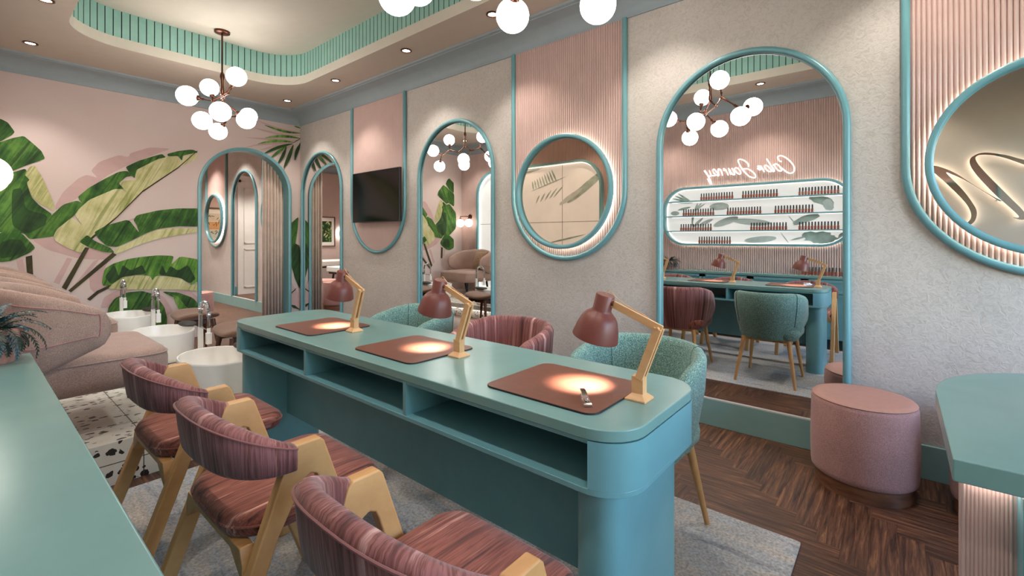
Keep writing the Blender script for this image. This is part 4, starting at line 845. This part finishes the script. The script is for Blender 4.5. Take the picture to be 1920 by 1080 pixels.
for y1,z1 in ((2.05,1.69),(2.0,1.69),(1.95,1.68)): prints.append((2,spear(2.1,1.58,y1,z1,.012)))
prints+= [(1,spear(2.11,1.60,2.13,1.36,.014)),(2,spear(2.12,1.36,1.98,1.49,.02)),(2,spear(2.05,1.38,1.85,1.47,.025)),(2,blob(1.7,1.43,.16,.045,-.35)),(2,blob(2.36,1.56,.06,.03,0)),(2,blob(1.78,1.63,.12,.05,0))]
prints+= [(1,blob(.66,1.65,.12,.05,.3,26,.12,2)),(2,blob(.6,1.6,.07,.05,1.2,26,.1,3)),(1,blob(.82,1.44,.15,.04,-.35,26,.1,4)),(1,spear(1.0,1.49,.9,1.36,.006)),(1,blob(.68,1.22,.17,.07,.1,30,.18,5)),(1,spear(.98,1.19,.8,1.24,.012)),(1,spear(1.08,1.29,.98,1.14,.005)),(2,blob(1.4,1.42,.22,.04,.1)),(2,blob(1.3,1.2,.18,.04,-.1)),(2,blob(.46,1.22,.05,.06,0))]
for k,(m,pts) in enumerate(prints):
    pts=[(min(SY1-.03,max(SY0+.03,y)),min(SZ1-.02,max(SZ0+.02,z))) for y,z in pts]
    b.add([(.0066+.0003*k,y,z) for y,z in pts],[tuple(range(len(pts)))],m)
b.build('backlit_panel',[M['frost'],M['fr_leaf'],M['fr_leaf2']],t,smooth=False)
for z in (1.31,1.51,1.711):
    f=abs((z-1.51)/.392); k=SR-sqrt(max(0,SR*SR-max(0,abs(z-1.51)-(.392-SR))**2)) if abs(z-1.51)>.392-SR else 0
    b=MB(); b.box((.006,SY0+k+.012,z-.008),(.086,SY1-k-.012,z+.006)); b.build('shelf_board',M['teal'],t,smooth=False)
q=rrect(SY0+.031,SZ0+.031,SY1-.031,SZ1-.031,SR-.031,10)
b=MB(); b.tube([(.014,y,z) for y,z in q],.0035,6,True); b.build('inner_light_strip',M['led_dim'],t)
for z in (1.31,1.51,1.711):
    b=MB(); b.box((.008,SY0+.1,z-.011),(.014,SY1-.1,z-.0082)); b.build('shelf_light_strip',M['led_dim'],t,smooth=False)
q=rrect(SY0+.012,SZ0+.012,SY1-.012,SZ1-.012,SR-.012,10)
b=MB(); b.tube([(.011,y,z) for y,z in q],.005,6,True); b.build('outer_light_strip',M['led_soft'],t)
# bottles
def bottle():
    b=MB(); b.prism(rrect(-.0115,-.0115,.0115,.0115,.004,3),'z',0,.042); b.lathe([(.0115,.042),(.0065,.047),(.0065,.05)],n=12)
    o=b.build('nail_polish_bottle',M['polish'],smooth=True,angle=40); 
    b=MB(); b.lathe([(.0085,.049),(.0085,.052),(.0075,.088),(.006,.091),(.001,.0915)],n=12); b.build('cap',M['cap'],o)
    return o
bt0=bottle(); used=False
ROWS=[(1.989,1.608,1.7172,'top shelf, left'),(1.482,1.109,1.7172,'top shelf, middle'),(.873,.504,1.7172,'top shelf, right'),(2.222,1.839,1.5162,'second shelf, left'),(1.661,1.288,1.5162,'second shelf, middle'),(1.122,.748,1.5162,'second shelf, right'),
 (2.256,1.870,1.3162,'third shelf, left'),(1.387,1.013,1.3162,'third shelf, middle'),(.873,.504,1.3162,'third shelf, right'),(2.014,1.636,1.1462,'bottom of the polish shelf'),(.84,.456,.7922,'worktop')]
for ya,yb,z,nm in ROWS:
    for k in range(13):
        o=bt0 if not used else dup(bt0)
        used=True
        o.location=(-.02 if nm=='worktop' else XS+.06,lerp(ya,yb,k/12),z)
        o['category']='nail polish'; o['group']='nail polish bottles on the '+nm.split(',')[0]
        if nm=='worktop': o['label']='%s nail polish bottle from the left on the teal worktop'%ORD[k]
        elif nm.startswith('bottom'): o['label']='%s nail polish bottle from the left in the single bottom row'%ORD[k]
        else: o['label']='%s nail polish bottle from the left, %s row, %s'%(ORD[k],nm.split(', ')[1],nm.split(',')[0])
# sign
b=MB()
for s in SIGN:
    P=catmull([(0,y,z) for y,z in s],4); b.tube([(XL+.03,p.y,p.z) for p in P],.0078,8,False,0,((1,0,0),.8))
    
tag(b.build('wall_sign',M['sign']),'white script lettering Color Journey above the polish shelf','sign')
# metal letters on the cream wall
def ribbon_letter(i,pts,label):
    P=catmull([(0,y,z) for y,z in pts],4,True); cy=sum(p.y for p in P)/len(P); cz=sum(p.z for p in P)/len(P)
    t=thing('metal_letter',label,'letter',(XL,cy,cz),0,'mirror polished letters on the cream wall')
    b=MB(); b.prism([(p.y-cy,p.z-cz) for p in P],'x',.047,.055); b.build('face',M['steel'],t,smooth=False)
    m=len(P)//2
    b=MB(); b.prism([(p.y-cy,p.z-cz) for p in P],'x',.044,.0468); b.build('halo_light',M['led_halo'],t,smooth=False)
    b=MB(); b.tube([(-.004,P[m//2].y-cy,P[m//2].z-cz),(.045,P[m//2].y-cy,P[m//2].z-cz)],.006,8); b.build('spacer',M['chrome'],t)
ribbon_letter(0,LOGO[0],'mirror polished looping letter stroke, left one in the right round mirror')
ribbon_letter(1,LOGO[1],'mirror polished looping letter stroke, right one in the right round mirror')
# ------------------------------------------------------------------ pedicure light panel
t=thing('light_panel','tall frosted leaf print panel in a teal frame behind the armchairs','panel',(XS,0,0))
PY0,PY1,PZ0,PZ1=3.42,6.14,.25,2.45; PR=[.42,.42,.02,.02]
o_=rrect(PY0,PZ0,PY1,PZ1,[.42,.42,.05,.05],10); i_=rrect(PY0+.035,PZ0+.035,PY1-.035,PZ1-.035,[.385,.385,.015,.015],10)
b=MB(); b.loft([[(x,p[0],p[1]) for p in q] for x,q in ((0,i_),(.08,i_),(.08,o_),(0,o_))],True,False); b.build('frame',M['teal'],t,angle=40)
b=MB(); b.prism(i_,'x',.004,.012)
pr_=[]
for k in range(9): pr_.append((1,spear(4.75-.06*k,2.03+.012*k,4.78-.05*k,2.19+.02*k,.016)))
pr_.append((1,spear(4.85,2.0,4.05,2.22,.012)))
for k in range(5): pr_.append((1,spear(4.7-.09*k,1.8+.02*k,4.62-.12*k,1.95+.03*k,.014)))
pr_+= [(1,blob(3.72,2.02,.42,.06,-.6)),(2,blob(4.0,1.88,.25,.04,-.5)),(1,spear(5.0,2.4,4.5,2.42,.02)),(2,spear(5.1,2.3,4.55,2.4,.02)),(1,blob(4.1,1.0,.3,.09,.1,30,.2,8)),(1,spear(4.5,1.12,3.7,1.28,.014)),(1,spear(4.6,1.1,3.9,1.02,.03))]
for k in range(6): pr_.append((1,spear(5.75,1.98-.05*k,5.25,2.03-.08*k,.012)))
pr_+= [(2,blob(5.6,1.55,.2,.08,0)),(1,spear(5.8,1.0,5.2,1.12,.01)),(1,spear(5.8,.95,5.3,.8,.01)),(2,blob(5.5,.7,.2,.1,.3))]
for k,(m,pts) in enumerate(pr_): b.add([(.0126+.0003*k,min(PY1-.05,max(PY0+.05,y)),min(PZ1-.05,max(PZ0+.05,z))) for y,z in pts],[tuple(range(len(pts)))],m)
b.box((.0124,4.162,PZ0+.04),(.0135,4.168,PZ1-.04),3); b.box((.0124,5.35,PZ0+.04),(.0135,5.356,PZ1-.04),3); b.box((.0124,PY0+.04,1.475),(.0135,PY1-.04,1.481),3)
b.build('frosted_panel',[M['frost'],M['fr_leaf'],M['fr_leaf2'],M['bronze']],t,smooth=False)
b=MB(); b.tube([(.03,y,z) for y,z in rrect(PY0+.043,PZ0+.043,PY1-.043,PZ1-.043,[.378,.378,.01,.01],10)],.004,6,True); b.build('light_strip',M['led_halo'],t)
# sconces
def sconce(y,label):
    t=thing('wall_sconce',label,'wall lamp',(XL+.004,y,1.63),0,'double globe wall lamps')
    b=MB(); b.lathe([(.001,0),(.045,0),(.045,.018),(.03,.024),(.001,.024)],n=28,M=Matrix.Rotation(pi/2,3,'Y')); b.build('wall_plate',M['bronze'],t)
    b=MB(); b.tube([(.02,0,0),(.16,0,0)],.007,8); b.tube([(.16,-.115,0),(.16,.115,0)],.007,8); b.build('arm',M['bronze'],t)
    for s in (-1,1):
        b=MB(); b.sphere((0,0,0),.076,28,18); g=b.build('globe',M['globe_s'],t,(.16,s*.115,-.125))
        b=MB(); b.tube([(0,0,.125),(0,0,.08)],.007,8); b.tube([(0,0,.094),(0,0,.078)],.02,12); b.build('globe_holder',M['bronze'],g)
sconce(6.37,'double globe wall lamp near the mural, seen in the arched mirror beside the television')
sconce(3.18,'double globe wall lamp whose white globe shows at the left edge')
# ------------------------------------------------------------------ platform
b=MB(); b.box((XL+.013,2.975,0),(1.27,L-.03,.145)); b.box((XL+.013,2.975,.145),(1.355,L-.03,.21))
b.box((XL+.013,2.965,.0),(1.27,2.976,.21))
t=tag(b.build('platform',M['terrazzo'],smooth=False),'speckled terrazzo platform carrying the pedicure chairs and basins','platform')
b=MB(); b.box((1.2705,3.0,.134),(1.30,L-.06,.1445)); b.build('light_strip',M['led_soft'],t,smooth=False)
# ------------------------------------------------------------------ pedicure armchairs (face +x)
PZ=.21
def lounge(loc,label):
    t=thing('lounge_chair',label,'armchair',loc,0,'taupe pedicure armchairs')
    b=MB(); R=[]
    def out(s,z,k=0): return [(x,y,z) for x,y in rrect(-.30,-.385*s,.365*s,.385*s,[.09,.06,.06,.09],7)]
    for s,z in ((.93,.235),(.985,.25),(1.0,.3),(1.0,.36),(.985,.392)): R.append(out(s,z))
    for s,z in ((.95,.41),(.85,.419),(.5,.426),(.2,.427)): R.append([(x*s if x>0 else x*max(s,.8),y*s,z) for x,y,_ in out(1,z)])
    b.loft(R); so=b.build('seat',M['ar_tweed'],t,angle=75)
    b=MB(); b.tube(out(.992,.388),.004,6,True); b.build('piping',M['ar_tweed'],so)
    b=MB(); rings=[]; NN=44; outer=[]
    for i in range(NN+1):
        u=-1+2*i/NN; s=u*1.75
        if abs(s)<=1: a=s*pi/2; cx=-.10-.2*cos(a); cy=.40*sin(a); n2=Vector((-cos(a),sin(a))).normalized()
        else:
            k=(abs(s)-1)/.75; cx=-.10+.205*k; cy=(.40+.0*k)*(1 if s>0 else -1); n2=Vector((0,1 if s>0 else -1))
        k=min(1,abs(s)/1.75); zt=.80-.165*k**1.6; zb=.36+ (.125*max(0,(k-.45)/.55)**1.0)
        kk=max(0,(k-.93)/.07); zt-=.04*kk*kk; zb+=.035*kk*kk
        th=.026*(1-.5*kk)
        sec=[]
        for d,f in ((1,.1),(1.02,.35),(1.02,.65),(.95,.9),(.5,.985),(0,1),(-.5,.985),(-.95,.9),(-1,.65),(-1,.35),(-.95,.1),(-.5,.015),(0,0),(.5,.015)):
            z=lerp(zb,zt,f); lean=.05*(f-.3)*max(0,cos(min(abs(s),1)*pi/2)); sp=.03*(f-.5)*(1-cos(min(abs(s),1)*pi/2))
            sec.append((cx+n2.x*(th*d+lean),cy+n2.y*(th*d+sp*.6),z))
        rings.append(sec); outer.append((sec[1],sec[3]))
    b.loft(rings); bo=b.build('back_shell',M['ar_tweed'],t,angle=75)
    for rng in (range(0,15),range(NN-14,NN+1)):
        L_=list(rng); lo=[Vector(outer[k][0]).lerp(Vector(outer[k][1]),.0) for k in L_]; hi=[Vector(outer[k][0]).lerp(Vector(outer[k][1]),.9) for k in L_]
        if L_[0]==0: lo=lo[2:]; hi=hi[2:]; path=hi[::-1]+lo
        else: lo=lo[:-2]; hi=hi[:-2]; path=hi+lo[::-1]
        sg=-1 if L_[0]==0 else 1
        b=MB(); b.tube(catmull([(p.x,p.y+sg*.0025,p.z) for p in path],3),.003,6); b.build('piping',M['piping'],bo)
    for x,y,dx in ((.29,-.3,.02),(.29,.3,.02),(-.2,-.28,-.05),(-.2,.28,-.05)):
        b=MB(); b.tube([(x+dx,y,0),(x,y,.24)],[.014,.021],12); b.v=[(X_,Y_,max(0,Z_)) for X_,Y_,Z_ in b.v]; b.build('leg',M['black'],t)
    return t
l1=lounge((.375,3.43,PZ),'nearest taupe armchair, its grey side arm facing the camera')
dup(l1,(.375,4.71,PZ),None,'middle taupe armchair behind the nearest one on the platform'); dup(l1,(.375,5.98,PZ),None,'farthest taupe armchair against the leaf mural')
def cushion(loc,label):
    b=MB(); n=14; vs=[];fs=[]
    for s in (1,-1):
        for i in range(n+1):
            for j in range(n+1):
                u=-1+2*i/n; v=-1+2*j/n; h=.062*((1-u*u)*(1-v*v))**.45; p=.0+.06*(u*u*v*v)
                vs.append((s*h,u*(.17+.0*p)*(1-.07*(1-u*u)*0-.06*(1-v*v)),v*.17*(1-.06*(1-u*u))))
    m=(n+1)**2
    for q in range(2):
        for i in range(n):
            for j in range(n): k=q*m+i*(n+1)+j; fs.append((k,k+1,k+n+2,k+n+1))
    b.add(vs,fs); o=b.build('cushion',M['pillow'],None,loc,(0,radians(-16),radians(8)),angle=180); tag(o,label,'cushion',None,None); o['group']='speckled cushions on the armchairs'; return o
for y,lab in ((3.28,'speckled cushion on the nearest taupe armchair'),(4.56,'speckled cushion on the middle taupe armchair'),(5.83,'speckled cushion on the farthest taupe armchair')): cushion((.205,y,PZ+.427+.172),lab)
# ------------------------------------------------------------------ basins and faucets
def basin(loc,label):
    t=thing('foot_basin',label,'basin',loc,0,'white pedicure basins')
    b=MB(); b.lathe([(.001,0),(.84,0),(.93,.012),(.965,.04),(1,.225),(1.0,.232),(.985,.238),(.955,.236),(.94,.22),(.90,.06),(.8,.035),(.001,.03)],n=56,sx=.215,sy=.295)
    b.build('tub',M['white'],t,angle=60)
    b=MB(); b.sphere((.19,.06,.256),1,24,12,0,(.062,.125,.022)); b.build('foot_rest',M['padblack'],t)
    return t
b1=basin((1.085,3.45,PZ),'nearest white pedicure basin beside the chairs'); dup(b1,(1.085,4.73,PZ),None,'middle white pedicure basin'); dup(b1,(1.085,6.0,PZ),None,'farthest white pedicure basin under the leaf mural')
def faucet(loc,label):
    t=thing('basin_faucet',label,'faucet',loc,0,'spring hose faucets')
    b=MB(); b.box((-.02,-.02,0),(.02,.02,.006)); b.box((-.014,-.014,.005),(.014,.014,.375)); b.build('riser',M['white'],t,bevel=.002)
    arc=[(0,0,.37),(0,0,.47)]+[(0,-.085+.085*cos(radians(a)),.475+.085*sin(radians(a))) for a in range(0,181,15)]+[(0,-.17,.38)]
    b=MB(); b.tube(arc,.0075,8); b.build('hose',M['chrome'],t)
    b=MB(); b.tube([(0,0,.37),(0,0,.46)],.0125,12); b.tube([(0,0,.376),(0,-.17,.376)],.004,8); b.build('bracket',M['chrome'],t)
    path=catmull(arc[1:-1],4); sp=[]; 
    for k in range(len(path)*6):
        f=k/6; i=min(int(f),len(path)-2); p=path[i].lerp(path[i+1],f-i); d=(path[i+1]-path[i]).normalized(); u=Vector((1,0,0)); w=d.cross(u); a=k*pi/3.2
        sp.append(p+u*cos(a)*.0125+w*sin(a)*.0125)
    b=MB(); b.tube(sp,.0022,5); b.build('spring',M['chrome'],t)
    b=MB(); b.tube([(0,-.17,.39),(0,-.17,.355)],.011,12); b.box((-.016,-.186,.28),(.016,-.154,.358)); b.build('spray_head',M['white'],t,bevel=.003)
    return t
f1=faucet((1.09,3.80,PZ),'spring hose faucet behind the nearest basin'); dup(f1,(1.09,5.06,PZ),None,'spring hose faucet behind the middle basin'); dup(f1,(1.09,6.33,PZ),None,'spring hose faucet in front of the leaf mural, farthest')
# ------------------------------------------------------------------ saddle stools
def stool(loc,label):
    t=thing('saddle_stool',label,'stool',loc,0,'brown saddle stools')
    b=MB(); rings=[]
    for i in range(17):
        v=-1+2*i/16; y=.27*v; e=sqrt(max(.02,1-abs(v)**5)); w=.185*e; zc=.395+.045*abs(v)**2.2; h=.042*e
        rings.append([(w*cos(2*pi*k/20)*(1 if abs(cos(2*pi*k/20))<.99 else 1),y,zc+h*(abs(sin(2*pi*k/20))**.7)*(1 if sin(2*pi*k/20)>0 else -.75)) for k in range(20)])
    b.loft(rings); b.build('seat',M['br_fab'],t,angle=80)
    b=MB(); b.prism([(-.2,.36),(-.14,.31),(.14,.31),(.2,.36),(.2,.38),(-.2,.38)],'x',-.02,.02); b.box((-.13,-.155,.33),(.13,-.125,.37)); b.box((-.13,.125,.33),(.13,.155,.37)); b.build('frame',M['walnut'],t,bevel=.003)
    for sx in (-1,1):
        for sy in (-1,1):
            b=MB(); b.tube([(sx*.165,sy*.215,0),(sx*.12,sy*.14,.37)],[.012,.022],10); b.v=[(X_,Y_,max(0,Z_)) for X_,Y_,Z_ in b.v]; b.build('leg',M['walnut'],t)
    return t
stool((1.585,4.44,0),'brown saddle stool beside the middle basin, nearest the table'); stool((1.575,5.66,0),'brown saddle stool beside the farthest basin')
# ------------------------------------------------------------------ curtain
b=MB(); rows=[];n=150
for z,amp in ((0.02,1),(1.1,.9),(2.3,.75),(2.75,.7)):
    rows.append([(lerp(2.70,2.99,i/n),6.80+.036*amp*sin(i*.29+.3*sin(i*.05))+.008*sin(i*.17+z),z) for i in range(n+1)])
b.loft(rows,False,False); t=b.build('curtain',M['curtain'],None,angle=180,solid=.004); tag(t,'beige pleated curtain gathered at the right of the arched doorway','curtain')
b=MB(); b.tube([(1.6,6.80,2.77),(3.12,6.80,2.77)],.011,10); tag(b.build('curtain_rail',M['bronze']),'bronze rail above the arched doorway curtain, hidden by the wall','curtain rail')
# ------------------------------------------------------------------ treatment room
t=thing('door_1','white panelled door on the far wall, seen in the distant arched mirror','door',(2.16,YB,0)); st(t)
b=MB(); b.box((-.24,-.045,0),(.24,-.005,2.42)); 
for z0,z1 in ((.14,.98),(1.10,2.3)):
    for lo,hi in (((-.17,z0),(.17,z0+.02)),((-.17,z1-.02),(.17,z1)),((-.17,z0),(-.15,z1)),((.15,z0),(.17,z1))): b.box((lo[0],-.057,lo[1]),(hi[0],-.044,hi[1]))
b.build('leaf',M['whitepaint'],t,smooth=False)
b=MB()
for lo,hi in (((-.3,0),(-.24,2.48)),((.24,0),(.3,2.48)),((-.3,2.42),(.3,2.52)),((-.33,2.52),(.33,2.56))): b.box((lo[0],-.065,lo[1]),(hi[0],-.002,hi[1]))
b.build('casing',M['whitepaint'],t,smooth=False)
b=MB(); b.tube([(-.19,-.06,1.03),(-.19,-.09,1.03),(-.11,-.09,1.03)],.009,8); b.build('handle',M['chrome'],t)
def picture(x,z,w,h,label,kind):
    t=thing('framed_print',label,'picture',(x,YB,z),0,'framed prints on the far wall')
    b=MB(); f=.02
    for lo,hi in (((-w,-h),(-w+f,h)),((w-f,-h),(w,h)),((-w,-h),(w,-h+f)),((-w,h-f),(w,h))): b.box((lo[0],-.03,lo[1]),(hi[0],-.002,hi[1]))
    b.build('frame',M['walnut'],t,smooth=False)
    b=MB(); b.box((-w+.01,-.012,-h+.01),(w-.01,-.004,h-.01)); b.build('mount',M['paper'],t,smooth=False)
    b=MB(); r=random.Random(4); aw,ah=w-.09,h-.11
    if kind: b.add([(-aw,-.0125,-ah),(aw,-.0125,-ah),(aw,-.0125,ah),(-aw,-.0125,ah)],[(0,1,2,3)],0)
    else:
        for k in range(3): z0=-ah+k*2*ah/3; b.add([(-aw,-.0125,z0),(aw,-.0125,z0),(aw,-.0125,z0+2*ah/3-.01),(-aw,-.0125,z0+2*ah/3-.01)],[(0,1,2,3)],(4,3,5)[k])
    for k in range(46 if kind else 24):
        cx,cz=r.uniform(-aw*.8,aw*.8),r.uniform(-ah*.8,ah*.8); a=r.uniform(0,2*pi); ln=r.uniform(.05,.12)
        pts=[(min(aw,max(-aw,x_)),min(ah,max(-ah,z_))) for x_,z_ in spear(cx,cz,cx+ln*cos(a),cz+ln*sin(a),.016 if kind else .006)]
        b.add([(x_,-.013-.0002*k,z_) for x_,z_ in pts],[tuple(range(len(pts)))],r.choice((1,2,2,0)) if kind else r.choice((0,0,3)))
    b.build('print',[M['leaf_k'],M['leaf_l'],M['leaf_g'],M['lampwood'],M['fr_leaf2'],M['cream']],t,smooth=False)
picture(.44,1.375,.235,.37,'framed jungle leaf print in a white mount, seen in the far arched mirror',1)
picture(2.84,1.48,.235,.37,'framed print of palm leaves in three bands, seen in the small distant round mirror',0)
A=[2*pi*k/48 for k in range(48)]
t=thing('ring_lamp','glowing white ring lamp on the far wall, seen in the far arched mirror','lamp',(.0,YB,1.33))
b=MB(); b.tube([(.135*cos(a)+.02,-.04,.135*sin(a)) for a in A],.028,10,True,0,((0,1,0),.6)); b.build('ring',M['ring'],t)
b=MB(); b.box((-.08+.02,-.03,-.03),(.08+.02,-.001,.03)); b.box((-.13,-.045,-.008),(.17,-.03,.008)); b.build('bracket',M['whitepaint'],t,smooth=False)
def bed(loc,w,d,h,label):
    t=thing('massage_bed',label,'bed',loc,0,'treatment beds')
    b=MB(); b.prism(rrect(-w,-d,w,d,.05,5),'z',h-.12,h); b.build('mattress',M['bed'],t,bevel=.02,seg=3)
    b=MB(); b.box((-w*.9,-d*.85,h-.16),(w*.9,d*.85,h-.12)); b.build('bed_frame',M['walnut'],t,bevel=.004)
    for sx in (-1,1):
        for sy in (-1,1):
            b=MB(); b.tube([(sx*w*.85,sy*d*.75,0),(sx*w*.7,sy*d*.7,h-.15)],.022,10); b.build('leg',M['walnut'],t)
bed((.95,10.2,0),.92,.36,.70,'white massage bed along the far wall of the treatment room'); bed((.72,9.25,0),.45,.32,.60,'lower white treatment couch in front of the massage bed')
# ------------------------------------------------------------------ light, camera
W=bpy.data.worlds.new('daylight'); S.world=W; W.use_nodes=True
bg=W.node_tree.nodes['Background']; sk=W.node_tree.nodes.new('ShaderNodeTexSky'); sk.sky_type='NISHITA'; sk.sun_disc=False; sk.sun_elevation=radians(38); sk.sun_rotation=radians(60)
W.node_tree.links.new(sk.outputs['Color'],bg.inputs['Color']); bg.inputs['Strength'].default_value=SKY
ld=bpy.data.lights.new('window_portal','AREA'); ld.shape='RECTANGLE'; ld.size=WX1-WX0; ld.size_y=WZ1-WZ0; ld.energy=1; ld.cycles.is_portal=True
lo=bpy.data.objects.new('window_portal',ld); COL.objects.link(lo); lo.location=((WX0+WX1)/2,YF-.06,(WZ0+WZ1)/2); lo.rotation_euler=(radians(90),0,0)
cam=bpy.data.cameras.new('camera'); co=bpy.data.objects.new('camera',cam); COL.objects.link(co)
fpx=863.; th=math.atan(863/1032.)
cam.sensor_width=36; cam.lens=fpx*36/1920; cam.shift_x=0; cam.shift_y=-(540-446)/1920.; cam.clip_start=.02; cam.clip_end=60
co.location=(0,0,1.22); d=Vector((cos(th),sin(th),0)); co.rotation_euler=d.to_track_quat('-Z','Y').to_euler()
S.camera=co
S.view_settings.view_transform='Standard'; S.view_settings.look='None'; S.view_settings.gamma=1; S.view_settings.exposure=EXPO; S.view_settings.use_curve_mapping=False
S.cycles.use_denoising=True
try: S.cycles.denoiser='OPENIMAGEDENOISE'
except Exception: pass
S.cycles.max_bounces=10; S.cycles.glossy_bounces=6; S.cycles.diffuse_bounces=8; S.cycles.sample_clamp_indirect=6; S.cycles.blur_glossy=.3; S.cycles.caustics_reflective=False; S.cycles.caustics_refractive=False
